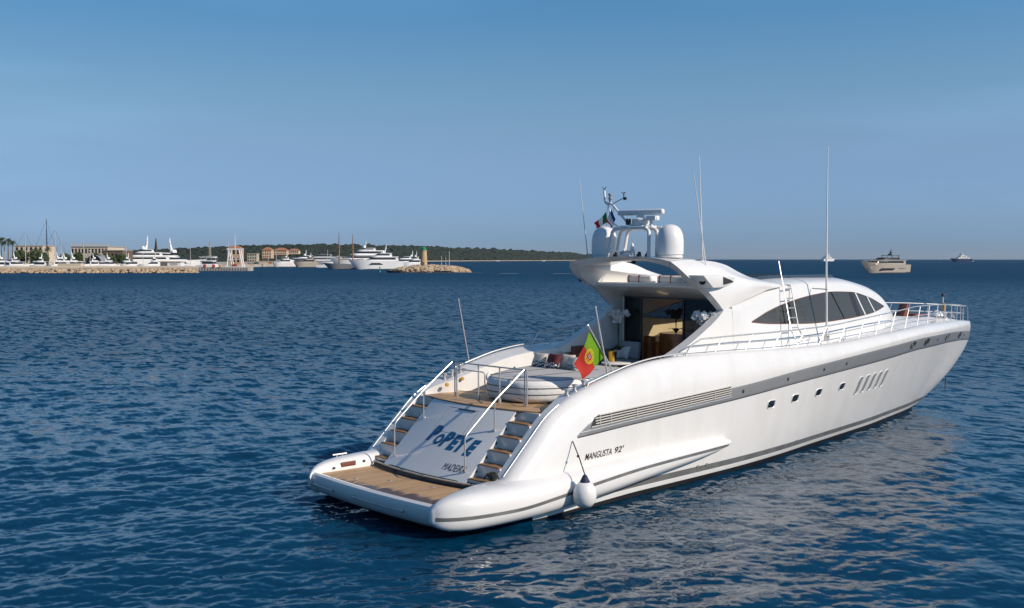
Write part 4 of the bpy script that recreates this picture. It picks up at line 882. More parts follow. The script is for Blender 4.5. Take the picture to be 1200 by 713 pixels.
flag_cloth((3.20, 2.18, 4.08), (2.80, 2.06, 3.28), (3.72, 2.18, 3.42), (3.06, 2.04, 2.90), pt, 'cloth', en, [FG, FR, FY, FW, FB], (0, 0, 0), amp=.05, nx=96, ny=64)
f1 = empty('courtesy_flag', (7.3, -.93, 7.02), 'small green white and red flag flying under the mast head, left of its twin', 'flag', 'small flags below the mast head')
flag_cloth((7.2, -1.10, 7.16), (7.12, -1.50, 6.84), (7.2, -1.06, 6.86), (7.1, -1.42, 6.68), lambda s, t: 0 if s < .34 else (1 if s < .62 else 2), 'cloth', f1, [FDG, FW, FR], (0, 0, 0), amp=.04, nx=18, ny=12)
f2 = empty('courtesy_flag', (7.3, -.70, 7.1), 'small blue white and faded red flag flying right of the green flag', 'flag', 'small flags below the mast head')
flag_cloth((7.2, -.90, 7.22), (7.15, -1.06, 6.86), (7.2, -.72, 6.92), (7.12, -.84, 6.66), lambda s, t: 0 if s < .3 else (1 if s < .75 else 2), 'cloth', f2, [FB, FW, FR], (0, 0, 0), amp=.05, nx=18, ny=12, ph=1.)
for o, v in ((f1, -1.08), (f2, -.84)):
    g = MB(); g.tube([(7.2, v + .04, 7.36), (7.2, v - .02, 6.7)], .006, 5); g.build('halyard', M['rope'], o)

# white ball fender on the hull side
fd = empty('ball_fender', (1.62, 3.62, .30), 'white ball fender with navy top hanging against the yacht side', 'fender')
g = MB(); c = (1.55, 3.66, .56); g.lathe([(.06, -.27), (.16, -.24), (.245, -.14), (.27, 0), (.255, .12), (.2, .23), (.12, .30)], c, 32); g.build('ball', M['fender'], fd, smooth=60)
g = MB(); g.lathe([(.13, .285), (.10, .34), (.05, .44), (.03, .46), (0, .46)], c, 20); g.build('cap', M['navy'], fd)
a0 = Vector(on_hull(1.78, 1.66, .02)); p1 = Vector((1.55, 3.66, 1.02)); g = MB(); g.tube([a0, a0.lerp(p1, .5) + Vector((0, .02, -.0)), p1], .014, 6); 
kn = a0.lerp(p1, .45); g.ball(tuple(kn), .035, 8); g.build('rope', M['rope'], fd)
g = MB(); g.tube([(1.5, 3.40, .14), (1.35, 3.36, .02), (1.3, 3.3, -.2)], .02, 6); g.build('trailing_line', M['rope'], fd)
# rope made up on the starboard sponson
rp = MB(); 
for k in range(4):
    P = [(-.15 + (.07 + .02 * k) * math.cos(a) * .8, 2.45 + (.10 + .012 * k) * math.sin(a), .99 + .03 * k + .03 * math.sin(a * 2 + k)) for a in np.linspace(0, 2 * math.pi, 18)]; rp.tube(P, .016, 6)
rp.tube([(-.28, 2.3, .97), (-.24, 2.36, 1.10), (-.12, 2.5, 1.13), (-.05, 2.56, .98)], .018, 6)
tag(rp.build('mooring_rope', M['rope'], None, origin=(-.15, 2.45, .97)), 'black mooring rope coiled at the foot of the right-hand stairs', 'rope')
rp = MB(); rp.ball((-.35, 1.95, .73), .06, 8); rp.tube([(-.42, 1.8, .69), (-.3, 1.9, .75), (-.25, 2.0, .72), (-.4, 2.05, .70)], .022, 6); tag(rp.build('rope_end', M['brown'], None, origin=(-.35, 1.95, .68)), 'short brown rope end lying on the teak swim platform corner', 'rope')

def pillow(name, c, w, h, d, rz, tilt, label, mts, group='pillows on the sun pad', band=None):
    g = MB(); n = 14; th = lambda x, y: d * (max(0, (1 - abs(x) ** 3.2)) * max(0, 1 - abs(y) ** 3.2)) ** .5
    T = Matrix.Translation((c[0], c[1], c[2])) @ Matrix.Rotation(rz, 4, 'Z') @ Matrix.Rotation(tilt, 4, 'Y')
    xs = np.linspace(-1, 1, n + 1)
    for sgn in (1, -1):
        rows = []
        for a in xs:
            row = []
            for b in xs:
                pinch = 1 - .05 * (1 - abs(b) ** 2) * abs(a) ** 4; row.append(tuple(T @ Vector((sgn * th(a, b) / 2, b * w / 2 * (1 - .06 * (1 - abs(a) ** 2) * abs(b) ** 4), a * h / 2 * pinch + h / 2))))
            rows.append(row)
        for i in range(n):
            for j in range(n):
                m = 1 if (band and xs[i] < band - .05) and (int(j * 1.7 + i) % 3 != 1) else (2 if band and xs[i] < band - .05 else 0)
                g.add([rows[i][j], rows[i][j + 1], rows[i + 1][j + 1], rows[i + 1][j]], [(0, 1, 2, 3)], m)
    o = g.build(name, mts, None, origin=c, smooth=60); tag(o, label, 'pillow', group); return o
LP = R(-6)
pillow('scatter_pillow', (4.55, -1.20, 2.85), .50, .42, .20, 0, R(28), 'cream pillow with dark patterned lower edge, left of the maroon pillow', [M['cream_fabric'], M['instr'], M['pot']], band=-.3)
pillow('scatter_pillow', (4.50, -.62, 2.85), .52, .44, .20, R(8), R(28), 'maroon pillow with patterned lower edge among the cream pillows', [M['maroon'], M['instr'], M['pot']], band=-.3)
pillow('scatter_pillow', (4.72, -.25, 2.85), .46, .42, .18, R(-8), R(25), 'plain cream pillow tucked behind the maroon pillow', [M['cream_fabric'], M['instr'], M['pot']])
pillow('scatter_pillow', (4.55, .10, 2.85), .48, .40, .20, R(6), R(28), 'pale pillow with dark patterned corner between maroon pillow and flag', [M['cream_fabric'], M['grey_fabric'], M['instr']], band=-.25)

# cockpit seating
sf = empty('cockpit_sofa', (8.1, -1.28, 2.28), 'grey upholstered sofa in front of the glass salon door', 'sofa')
g = MB(); g.box((8.1, -1.28, 2.50), (.85, .95, .36)); g.build('sofa_base', M['grey_fabric'], sf, bevel=.05, seg=3)
for v in (-1.28,):
    g = MB(); g.box((8.02, v, 2.75), (.75, .92, .15)); g.build('seat_cushion', M['grey_fabric'], sf, bevel=.05, seg=3)
    g = MB(); g.box((8.45, v, 3.08), (.16, .80, .52), tilt=R(-8)); g.build('back_cushion', M['grey_fabric'], sf, bevel=.05, seg=3)
s2 = empty('side_bench', (7.2, -1.72, 2.28), 'dark brown backed bench along the far side of the cockpit', 'bench')
g = MB(); g.box((7.25, -1.70, 2.5), (1.3, .5, .42)); g.build('seat', M['grey_fabric'], s2, bevel=.05, seg=3)
g = MB(); g.box((7.25, -1.92, 2.98), (1.3, .14, .55)); g.build('backrest', M['brown'], s2, bevel=.04, seg=3)
tb = empty('cockpit_table', (7.15, -.62, 2.28), 'oval cream table with gold bucket on it beside the grey sofa', 'table')
g = MB(); g.lathe([(.40, 0), (.44, .02), (.44, .04), (.41, .055), (0, .056)], (7.15, -.62, 2.80), 32); g.build('table_top', M['vinyl'], tb, smooth=50)
g = MB(); g.lathe([(.2, 0), (.08, .06), (.06, .52)], (7.15, -.62, 2.28), 16); g.build('pedestal', M['steel'], tb)
wb = MB(); wb.box((6.55, -.35, 2.5), (.45, .5, .46)); tag(wb.build('white_stool', M['vinyl'], None, origin=(6.55, -.35, 2.28), bevel=.03, seg=3), 'square white stool between the sun pad and the oval table', 'stool')
bk = MB(); bk.lathe([(.12, 0), (.15, .28), (.165, .29), (.15, .285), (.115, .03), (0, .03)], (7.2, -.85, 2.858), 24); tag(bk.build('gold_bucket', M['gold'], None, origin=(7.2, -.85, 2.858)), 'shiny gold bucket standing on the oval table', 'bucket')
pillow('seat_pillow', (8.28, -1.40, 2.82), .42, .40, .16, R(10), R(20), 'white pillow on the left end of the grey sofa', [M['vinyl']], group='pillows on the sofa')

def orchid(loc, label, petals, hgt, n=3, spread=.28, pot=True, seed=1, lean=(0, 0), group='orchids about the cockpit'):
    r = random.Random(seed); o = empty('potted_orchid', loc, label, 'plant', group); u, v, z = loc; z0 = z
    if pot:
        g = MB(); g.lathe([(.09, 0), (.13, .22), (.135, .24), (.115, .235), (0, .22)], (u, v, z), 20); g.build('pot', M['pot'], o); z0 = z + .2
    g = MB()
    for k in range(7):
        a = k * .9 + r.random(); l = .2 + r.random() * .12; rows = []
        for t in np.linspace(0, 1, 6):
            rr = l * t; zz = z0 + .18 * math.sin(t * 2.3) * (1 - .2 * t); w_ = .045 * math.sin(math.pi * min(1, t * .9 + .1)); c, s_ = math.cos(a), math.sin(a)
            rows.append([(u + rr * c - w_ * s_, v + rr * s_ + w_ * c, zz), (u + rr * c, v + rr * s_, zz - .012), (u + rr * c + w_ * s_, v + rr * s_ - w_ * c, zz)])
        g.grid(rows)
    g.build('leaves', M['leaf'], o)
    for k in range(n):
        a = 2 * math.pi * k / n + r.random(); g = MB(); q = MB(); P = []
        for t in np.linspace(0, 1, 10):
            P.append((u + lean[0] * t + math.cos(a) * spread * t ** 2.2, v + lean[1] * t + math.sin(a) * spread * t ** 2.2, z0 + hgt * math.sin(t * 2.0) / math.sin(2.0) * (1.05 if t > .8 else 1)))
        g.tube(P, .008, 5); st = g.build('stem', M['leaf'], o)
        for m in range(9):
            t = .48 + .52 * m / 8; i = t * 9; i0 = min(8, int(i)); p = Vector(P[i0]).lerp(Vector(P[i0 + 1]), i - i0) + Vector((r.uniform(-.05, .05), r.uniform(-.05, .05), r.uniform(-.05, .03)))
            nrm = Vector((r.uniform(-1, .2), r.uniform(-.3, 1), r.uniform(-.1, .6))).normalized(); x = nrm.orthogonal().normalized(); y = nrm.cross(x)
            for b in range(5):
                an = 2 * math.pi * b / 5 + r.random() * .3; d = x * math.cos(an) + y * math.sin(an); e = nrm.cross(d); l = .082 + .014 * r.random()
                q.add([p, p + d * l * .55 + e * l * .42 + nrm * .012, p + d * l + nrm * .0, p + d * l * .55 - e * l * .42 + nrm * .012], [(0, 1, 2, 3)])
        q.build('blossoms', petals, st, smooth=0)
    return o
orchid((8.30, -1.62, 2.84), 'tall white orchid in a pot at the left end of the grey sofa', M['petal'], 1.05, 4, .30, seed=3)
orchid((8.35, 1.52, 3.0), 'big white orchid before the right-hand glass door pane', M['petal'], .95, 9, .34, seed=8, lean=(0, .15))
orchid((9.95, -.72, 3.54), 'dark purple orchid standing on the wooden bar inside the salon', M['darkpetal'], .6, 5, .26, pot=False, seed=5)
sd = MB(); sd.box((8.35, 1.5, 2.63), (.6, .7, .72)); tag(sd.build('side_cabinet', M['vinyl'], None, origin=(8.35, 1.5, 2.28), bevel=.03), 'low white cabinet under the big white orchid', 'cabinet')
bt = MB(); bt.lathe([(.05, 0), (.05, .16), (.02, .24), (.02, .30), (0, .30)], (8.3, .95, 2.3), 12); tag(bt.build('bottle', M['dark_glass'], None, origin=(8.3, .95, 2.28)), 'dark bottle standing on the deck near the salon doorway', 'bottle')
# rolled cushions on the fly deck
for v, l, lb_ in ((-.62, 1.0, 'rolled white cushion on the upper deck edge, nearer the left arch leg'), (.60, 1.05, 'rolled white cushion on the upper deck edge, nearer the right arch leg')):
    o = empty('rolled_cushion', (8.25, v, 5.10), lb_, 'cushion', 'rolled cushions on the upper deck')
    g = MB(); g.box((8.25, v, 5.20), (.34, l, .24)); g.build('cushion', M['vinyl'], o, bevel=.09, seg=4, smooth=60)
    for d in (-.38, .02):
        t = MB(); t.box((8.25, v + d * l, 5.205), (.355, .05, .255)); t.build('strap', M['brown'], o, bevel=.09, seg=4, smooth=60)

# ------------------------------------------------------------------ the shore, moored boats and far yachts (true distances from the yacht)
RIGHT = Vector((VIEW.y, -VIEW.x, 0))
def at(px, D, z=0.):
    """world point D metres out along the view, at a bearing given as a column of the 1200 px frame"""
    p = Vector((CAM.x, CAM.y, 0)) + VIEW * D + RIGHT * ((px - 600) / FOC * D); return Vector((p.x, p.y, z))
def zat(y, D): return 5.8 + (303.5 - y) * D / FOC
HEAD = math.atan2(RIGHT.y, RIGHT.x)             # heading that points to the right of the photograph
F = {}
F['white'] = mat('far_white_paint', (.78, .77, .75), .35); F['beige'] = mat('far_beige_paint', (.43, .375, .31), .35); F['navy'] = mat('far_navy_paint', (.012, .03, .09), .3)
F['grey'] = mat('far_grey_paint', (.28, .28, .28), .4); F['dark'] = mat('far_dark_glass', (.015, .017, .02), .15); F['black'] = mat('far_black', (.014, .015, .018), .5)
F['rock'] = mat('pale_rock', (.46, .34, .22), .9, var=.35, vscale=.35, bump=.5, bscale=3); F['rock2'] = mat('wet_rock', (.07, .055, .045), .8, var=.4, vscale=.5)
F['conc'] = mat('concrete', (.42, .37, .30), .9, var=.2, vscale=.2); F['cream'] = mat('cream_render', (.60, .50, .37), .9, var=.1, vscale=.3); F['ochre'] = mat('ochre_render', (.55, .38, .24), .9, var=.1, vscale=.3)
F['tile'] = mat('terracotta_tile', (.40, .17, .09), .9, var=.25, vscale=1.2); F['brown'] = mat('brown_cladding', (.17, .11, .075), .8, var=.2); F['stone'] = mat('lighthouse_stone', (.52, .37, .20), .9, var=.22, vscale=1.2, bump=.4, bscale=3)
F['green'] = mat('lantern_green', (.015, .30, .13), .4); F['wood'] = mat('varnished_mast', (.30, .15, .05), .5); F['spar'] = mat('pale_spar', (.5, .5, .5), .4); F['dspar'] = mat('dark_spar', (.03, .035, .05), .4)
F['pine'] = mat('pine_foliage', (.014, .026, .016), .9, var=.6, vscale=.06); F['bush'] = mat('bush_foliage', (.055, .085, .022), .9, var=.4, vscale=.5); F['palm'] = mat('palm_foliage', (.04, .06, .02), .8, var=.3); F['trunk'] = mat('bark', (.12, .085, .06), .9)
F['red'] = mat('red_paint', (.5, .05, .03), .5); F['soil'] = mat('headland_soil', (.10, .085, .05), .95, var=.3, vscale=.02); F['sand'] = mat('beach_sand', (.45, .36, .25), .95)

def far_hull(o, L, B, fb, m, bow=.16, sheer=.25, boot=True):
    g = MB(); rows = []; n = 18
    for i in range(n + 1):
        t = i / n; x = -L / 2 + L * t; wd = B / 2 * (1 - max(0, (t - .55) / .45) ** 2.2) * (1 if t > .06 else .94); top = fb * (1 + sheer * t ** 2)
        x1 = x - bow * L * max(0, (t - .7) / .3) ** 1.5; rake = (x1, wd * (.84 - .3 * max(0, (t - .6) / .4)))
        r = [(x1, rake[1], -.3), (x1 * .5 + x * .5, rake[1] * .5 + wd * .5 * .99, top * .45), (x, wd, top)]
        rows.append([(p[0], -p[1], p[2]) for p in r] + [(x, 0, top * 1.0 + .02)] + r[::-1])
    g.grid(rows, close=True, cap=True); h = g.build('hull', F[m], o, flip=False, smooth=40)
    if boot:
        k = MB(); rr = []
        for i in range(n + 1):
            t = i / n; x = -L / 2 + L * t; wd = B / 2 * (1 - max(0, (t - .55) / .45) ** 2.2); x1 = x - bow * L * max(0, (t - .7) / .3) ** 1.5
            rr.append([(x1, s * wd * (.85 - .3 * max(0, (t - .6) / .4)) + s * .03, z) for s, z in ((-1, -.2), (-1, fb * .10), (1, fb * .10), (1, -.2))])
        k.grid(rr); k.build('boot_stripe', F['black'], h, flip=False)
    return h
def far_tier(o, x0, x1, wd, z0, z1, m='white', rake=(.5, 1.6), win=(.3, .72), name='deckhouse', wm='dark', brow=.4):
    """one deck: walls with rounded raked front, a window band and an overhanging roof"""
    g = MB(); h = z1 - z0; N = 10
    def ring(z, grow=0., xa=0., xb=0.):
        P = [(x0 + xa - grow, -wd / 2 - grow, z), (x0 + xa - grow, wd / 2 + grow, z)]
        for a in np.linspace(math.pi / 2, -math.pi / 2, N): P.append((x1 - xb - wd * .55 + (wd * .55 + grow) * math.cos(a), (wd / 2 + grow) * math.sin(a), z))
        return P
    k = lambda f: (rake[0] * h * f, rake[1] * h * f)
    g.grid([ring(z0, 0, *k(0)), ring(z0 + h * .88, 0, *k(.88))], close=True, cap=True); g.grid([ring(z0 + h * .88, brow * .5, *k(.88)), ring(z0 + h * .9, brow, *k(.86)), ring(z1, brow * .8, *k(.95))], close=True, cap=True)
    t = g.build(name, F[m], o, flip=False, smooth=40)
    if win:
        w_ = MB(); w_.grid([ring(z0 + h * win[0], .03, rake[0] * h * win[0] + wd * .25, rake[1] * h * win[0]), ring(z0 + h * win[1], .03, rake[0] * h * win[1] + wd * .25, rake[1] * h * win[1])], close=True); w_.build('window_band', F[wm], t, flip=False)
    return t
def far_mast(o, x, z, h, dome=.6, m='white', rake=.3, nd=2):
    g = MB(); g.tube([(x, 0, z), (x - h * rake * .4, 0, z + h * .55), (x - h * rake * .5, 0, z + h)], [h * .13, h * .07, h * .025], 8); g.tube([(x - h * rake * .3, -h * .3, z + h * .45), (x - h * rake * .3, h * .3, z + h * .45)], h * .05, 6)
    g.box((x - h * rake * .35, 0, z + h * .66), (h * .1, h * .5, h * .05)); t = g.build('mast', F[m], o, flip=False)
    for k in range(nd):
        b = MB(); y = (-1) ** k * dome * 1.8; b.lathe([(dome * .95, 0), (dome, dome * .7), (dome * .8, dome * 1.4), (dome * .4, dome * 1.75), (0, dome * 1.85)], (x - .4 * k * h * .3 + h * .2, y, z), 14); b.build('radome', F[m] if m != 'black' else F['black'], o, flip=False, smooth=60)
def far_rail(o, L, B, fb, x0, x1):
    g = MB()
    for s in (-1, 1):
        P = [(x, s * B / 2 * (1 - max(0, ((x + L / 2) / L - .55) / .45) ** 2.2) * .97, fb * (1 + .25 * ((x + L / 2) / L) ** 2) + .9) for x in np.linspace(x0, x1, 14)]; g.tube(P, .05, 4)
        for p in P[::2]: g.tube([(p[0], p[1], p[2] - .95), p], .035, 4)
    g.build('rail', F['spar'], o, flip=False)
def yacht_at(name, px, D, head, label, group=None, cat='yacht'):
    p = at(px, D); o = empty(name, p, label, cat, group, rz=head, flip=False); return o
LFT = HEAD + math.pi
YG = 'yachts lying off in the open water'
# the three yachts lying off to the right
o = yacht_at('anchored_yacht', 1035, 432, LFT + R(30), 'beige flybridge yacht with dark bow lying off to the right', YG)
far_hull(o, 26.5, 6.2, 3.4, 'beige', sheer=.42); far_tier(o, -10.4, 9.5, 5.2, 3.5, 5.3, 'beige', (.1, 1.5)); far_tier(o, -7.5, 4.6, 4.4, 5.35, 6.3, 'black', (.6, 2.6), None, 'flybridge', brow=.1)
g = MB(); g.box((-4, 0, 7.2), (7, 3.6, .18)); g.tube([(-7.6, -1.6, 6.2), (-6.4, -1.6, 7.2)], .12, 5); g.tube([(-7.6, 1.6, 6.2), (-6.4, 1.6, 7.2)], .12, 5); g.tube([(-.4, -1.4, 6.3), (-1.2, -1.4, 7.2)], .1, 5); g.tube([(-.4, 1.4, 6.3), (-1.2, 1.4, 7.2)], .1, 5); g.build('hardtop', F['black'], o, flip=False)
far_mast(o, -4.2, 7.3, 2.5, .38, 'black', .1); far_rail(o, 24.5, 6.2, 3.5, 1, 11.5)
for s in (-1, 1):
    g = MB(); g.prism([(-2.5, 1.25), (5.0, 1.25), (4.6, 1.95), (-3.4, 1.95)], lambda p: (p[0], s * 3.0, p[1]), lambda p: (p[0], s * 3.12, p[1])); g.build('hull_window', F['dark'], o, flip=False)
    g = MB(); g.box((-8, s * 3.06, 2.0), (3.5, .1, .35)); g.build('hull_window', F['grey'], o, flip=False)
    g = MB(); g.lathe([(.5, 0), (.4, .1), (0, .12)], (9.2, s * 1.75, 2.0), 10, axis=(.5, s, -.2)); g.build('anchor', F['spar'], o, flip=False)
o = yacht_at('anchored_yacht', 971, 2400, HEAD + R(38), 'small distant white yacht on the horizon behind the tall antenna', YG)
far_hull(o, 50, 10, 5.2, 'white'); far_tier(o, -20, 12, 9, 5.6, 8.8); far_tier(o, -16, 8, 8, 8.8, 11.8); far_tier(o, -11, 4, 6, 11.8, 14.6); far_mast(o, -4, 14.6, 11, 1.4)
o = yacht_at('anchored_yacht', 1125, 2040, LFT + R(26), 'distant yacht with dark blue hull, far right on the horizon', YG)
far_hull(o, 56, 10.5, 5.4, 'navy'); far_tier(o, -21, 13, 9, 5.9, 8.7); far_tier(o, -14, 7, 7.6, 8.7, 11.4); far_tier(o, -8, 3, 5.6, 11.4, 13.4); far_mast(o, -2, 13.4, 7, 1.2)
g = MB(); g.box((-29.5, 0, 1.2), (4, 8, .8)); g.build('swim_platform', F['white'], o, flip=False)

# ---- the long breakwater on the left
def rocks(name, pts, r0, r1, m, label, seed=1):
    r = random.Random(seed); g = MB(); t = (1 + 5 ** .5) / 2
    iv = [Vector(v).normalized() for v in ((-1, t, 0), (1, t, 0), (-1, -t, 0), (1, -t, 0), (0, -1, t), (0, 1, t), (0, -1, -t), (0, 1, -t), (t, 0, -1), (t, 0, 1), (-t, 0, -1), (-t, 0, 1))]
    fc = [(0, 11, 5), (0, 5, 1), (0, 1, 7), (0, 7, 10), (0, 10, 11), (1, 5, 9), (5, 11, 4), (11, 10, 2), (10, 7, 6), (7, 1, 8), (3, 9, 4), (3, 4, 2), (3, 2, 6), (3, 6, 8), (3, 8, 9), (4, 9, 5), (2, 4, 11), (6, 2, 10), (8, 6, 7), (9, 8, 1)]
    for p in pts:
        s = r.uniform(r0, r1); a = r.uniform(0, 6.3); sx, sy, sz = s * r.uniform(.8, 1.4), s * r.uniform(.7, 1.1), s * r.uniform(.5, .8); c, q = math.cos(a), math.sin(a); vs = []
        for v in iv:
            k = r.uniform(.78, 1.15); x, y, z = v.x * sx * k, v.y * sy * k, v.z * sz * k; vs.append((p[0] + x * c - y * q, p[1] + x * q + y * c, p[2] + z))
        g.add(vs, fc)
    o = g.build(name, m, None, flip=False, smooth=0, weld=False); tag(o, label, 'rocks', kind='stuff'); return o
r = random.Random(4)
qx0, qx1, qd0, qd1 = -90, 231, 428, 470
g = MB(); P = [at(qx0, qd0 - 4), at(qx1, qd0 + 8), at(qx1 + 2, qd1 + 20), at(qx0, qd1 + 20)]; g.add([(p.x, p.y, z) for z in (-1, 2.15) for p in P], [(0, 1, 2, 3), (4, 5, 6, 7), (0, 1, 5, 4), (1, 2, 6, 5), (2, 3, 7, 6), (3, 0, 4, 7)])
q = g.build('quay_ground', F['conc'], None, flip=False, smooth=0); q['kind'] = 'structure'
pts = []
for i in range(620):
    px = r.uniform(qx0, qx1); k = (px - qx0) / (qx1 - qx0); f = r.random(); p = at(px, qd0 - 4 + 12 * k - 2.2 + 3.4 * f - .6, -.1 + 1.75 * f); pts.append(p)
rocks('breakwater_rocks', pts, .55, 1.05, F['rock'], 'pale tan boulders heaped along the foot of the long breakwater', 2)
w = empty('quay_wall', at(140, 436), 'low cream parapet wall running along the top of the breakwater', 'wall', flip=False)
def strip_wall(mb, px0, px1, d0, d1, z0, z1, th, o):
    a = at(px0, d0) - o.location; b = at(px1, d1) - o.location; d = (b - a).normalized(); n = Vector((-d.y, d.x, 0)) * th
    mb.add([(p.x, p.y, z) for z in (z0, z1) for p in (a, b, b + n, a + n)], [(0, 1, 2, 3), (4, 5, 6, 7), (0, 1, 5, 4), (1, 2, 6, 5), (2, 3, 7, 6), (3, 0, 4, 7)])
g = MB(); strip_wall(g, qx0, 229, 429, 441, 2.1, 2.75, .6, w); g.build('parapet', F['cream'], w, flip=False, smooth=0)
def building(name, px0, px1, D, y0, y1, depth, wall, label, roof=None, group=None, rows=0, cols=0, flat=True, cat='building', zbase=None, yaw=0.):
    """a block seen face on between two bearings; y0, y1 give the top and bottom of the wall as heights seen at that distance"""
    c = at((px0 + px1) / 2, D); wd = (px1 - px0) / FOC * D; zt = zat(y0, D); zb = zat(y1, D) if zbase is None else zbase
    o = empty(name, (c.x, c.y, zb), label, cat, group, rz=HEAD + yaw, flip=False); h = zt - zb
    g = MB(); g.box((0, depth / 2, h / 2), (wd, depth, h)); g.build('wall', F[wall], o, flip=False, smooth=0)
    if roof:
        g = MB()
        if flat: g.box((0, depth / 2, h + .18), (wd + .8, depth + .8, .35))
        else:
            e = .6; a = [(-wd / 2 - e, -e, h), (wd / 2 + e, -e, h), (wd / 2 + e, depth + e, h), (-wd / 2 - e, depth + e, h)]; k = min(wd * .3, depth / 2); rh = depth * .22
            g.add(a + [(-wd / 2 + k, depth / 2, h + rh), (wd / 2 - k, depth / 2, h + rh)], [(0, 1, 5, 4), (1, 2, 5), (2, 3, 4, 5), (3, 0, 4), (0, 1, 2, 3)])
        g.build('roof', F[roof], o, flip=False, smooth=0)
    for i in range(rows):
        for j in range(cols):
            g = MB(); g.box((-wd / 2 + wd * (j + .5) / cols, -.04, h * (i + .55) / rows), (wd / cols * .45, .12, h / rows * .5)); g.build('window', F['dark'], o, flip=False, smooth=0)
    return o
b = building('harbour_terminal', 84, 127, 600, 289.5, 300, 26, 'cream', 'cream flat-roofed harbour terminal with posts along its roof', 'conc', rows=2, cols=11, zbase=2.2)
g = MB(); hh = zat(289.5, 600) - 2.2
for x in np.linspace(-10.4, 10.4, 13): g.box((x, .3, hh + .9), (.35, .35, 1.4))
g.box((0, .3, hh + 1.7), (21.2, .4, .25)); g.build('pergola', F['cream'], b, flip=False, smooth=0)
building('brown_pavilion', 121, 144, 585, 294, 300, 16, 'brown', 'low brown pavilion right of the harbour terminal', 'conc', zbase=2.2, rows=1, cols=5)
o = building('white_kiosk', 188, 212, 446, 307.2, 313.2, 5, 'white', 'white kiosk block with brown slatted end on the breakwater', 'cream', zbase=2.15)
g = MB(); 
for k in range(7): g.box((-3.9 + .42 * k - .0, -.12, 1.15), (.2, .14, 2.0))
g.build('slat_screen', F['brown'], o, flip=False, smooth=0)
g = MB()
for y, l in ((1.55, 3.2), (1.05, 3.0)): g.box((1.4, -.06, y), (l, .1, .16))
g.build('sign_strip', F['brown'], o, flip=False, smooth=0)
building('cream_block', 68, 95, 448, 309, 314, 4, 'cream', 'long low cream block standing on the breakwater', zbase=2.15)
building('hillside_house', 18, 51, 640, 288.5, 300, 18, 'cream', 'cream terraced house behind the palms at far left', 'conc', rows=3, cols=6, zbase=2.2)
a = empty('boat_hangar', at(110, 548), 'small dark round-arched boat hangar behind the breakwater', 'building', rz=HEAD, flip=False)
g = MB(); g.grid([[(4.4 * math.cos(t), y, 2.2 + 5.6 * math.sin(t)) for t in np.linspace(0, math.pi, 20)] for y in (0, 14)]); g.build('roof', F['grey'], a, flip=False)
g = MB(); g.add([(4.25 * math.cos(t), .4, 2.2 + 5.4 * math.sin(t)) for t in np.linspace(0, math.pi, 20)], [tuple(range(20))]); g.build('front', F['black'], a, flip=False, smooth=0)
building('red_roofed_house', 267, 282, 700, 291.5, 300, 9, 'ochre', 'ochre house with terracotta roof behind the white work boats', 'tile', flat=False, rows=2, cols=3, zbase=2.)
VG = 'villas on the wooded headland'
building('hillside_villa', 307.5, 318, 1250, 293, 303, 14, 'ochre', 'tall ochre villa, leftmost of the villas among the dark trees', 'tile', VG, 3, 4, False)
building('hillside_villa', 321, 336, 1300, 293.5, 299, 14, 'ochre', 'wide ochre villa in the middle of the wooded slope', 'tile', VG, 2, 6, False)
building('hillside_villa', 338, 350, 1350, 294, 298, 12, 'cream', 'low pale villa, rightmost of the villas among the trees', 'tile', VG, 1, 5, False)
building('stone_house', 290, 301, 1000, 297.5, 308, 10, 'conc', 'grey stone house at the foot of the wooded slope', 'conc', None, 3, 4)
o = building('dock_warehouse', 300, 326, 790, 306.8, 312.5, 8, 'cream', 'cream dock shed with a red door at the water edge', 'cream', zbase=.6)
g = MB(); g.box((2.6, -.06, 1.7), (2.6, .14, 2.6)); g.build('door', F['tile'], o, flip=False, smooth=0)
for px, D, y, lb_ in ((6, 445, 296, 'pale lamp post at the far left end of the breakwater'), (106, 450, 294, 'tall lamp post on the breakwater before the dark hangar'), (168, 452, 297, 'lamp post on the breakwater before the white superyachts')):
    o = empty('lamp_post', at(px, D, 2.1), lb_, 'lamp post', 'lamp posts along the breakwater', flip=False); h = zat(y, D) - 2.1
    g = MB(); g.tube([(0, 0, 0), (0, 0, h)], [.14, .09], 8); g.build('pole', F['spar'], o, flip=False); g = MB(); g.box((0, 0, h + .1), (.9, .4, .2)); g.build('lamp_head', F['spar'], o, flip=False)
# flat shore behind the harbour
g = MB(); P = [at(-160, 560), at(225, 640), at(330, 800), at(345, 1500), at(-200, 1500)]; g.add([(p.x, p.y, 1.9) for p in P] + [(p.x, p.y, -1) for p in P], [(0, 1, 2, 3, 4)] + [(i, (i + 1) % 5, 5 + (i + 1) % 5, 5 + i) for i in range(5)])
q = g.build('shore_ground', F['conc'], None, flip=False, smooth=0); q['kind'] = 'structure'

# moored white yachts
MG_ = 'yachts moored in the middle of the harbour mouth'
HG = 'yachts moored behind the breakwater'
o = yacht_at('moored_superyacht', 165, 640, LFT + R(24), 'white superyacht with tall domed mast above the breakwater', HG)
far_hull(o, 40, 8.5, 4.6, 'white'); far_tier(o, -17, 10, 7.6, 4.8, 7.4); far_tier(o, -13, 6, 6.6, 7.4, 9.8); far_tier(o, -8, 2, 5, 9.8, 11.6); far_mast(o, -3, 11.6, 8.2, 1.1); far_rail(o, 40, 8.5, 4.6, 6, 18)
o = yacht_at('moored_superyacht', 206, 660, HEAD + R(18), 'sleek white superyacht with a dark mast and long sloping bow', HG)
far_hull(o, 38, 8, 4.4, 'white'); far_tier(o, -16, 9, 7.2, 4.6, 7.2, rake=(.3, 3.2)); far_tier(o, -13, 3, 6.2, 7.2, 9.6, rake=(.3, 2.8)); far_mast(o, -2, 9.6, 9, 1.1); far_mast(o, -11.5, 9.0, 9.6, .9, 'black', .0)
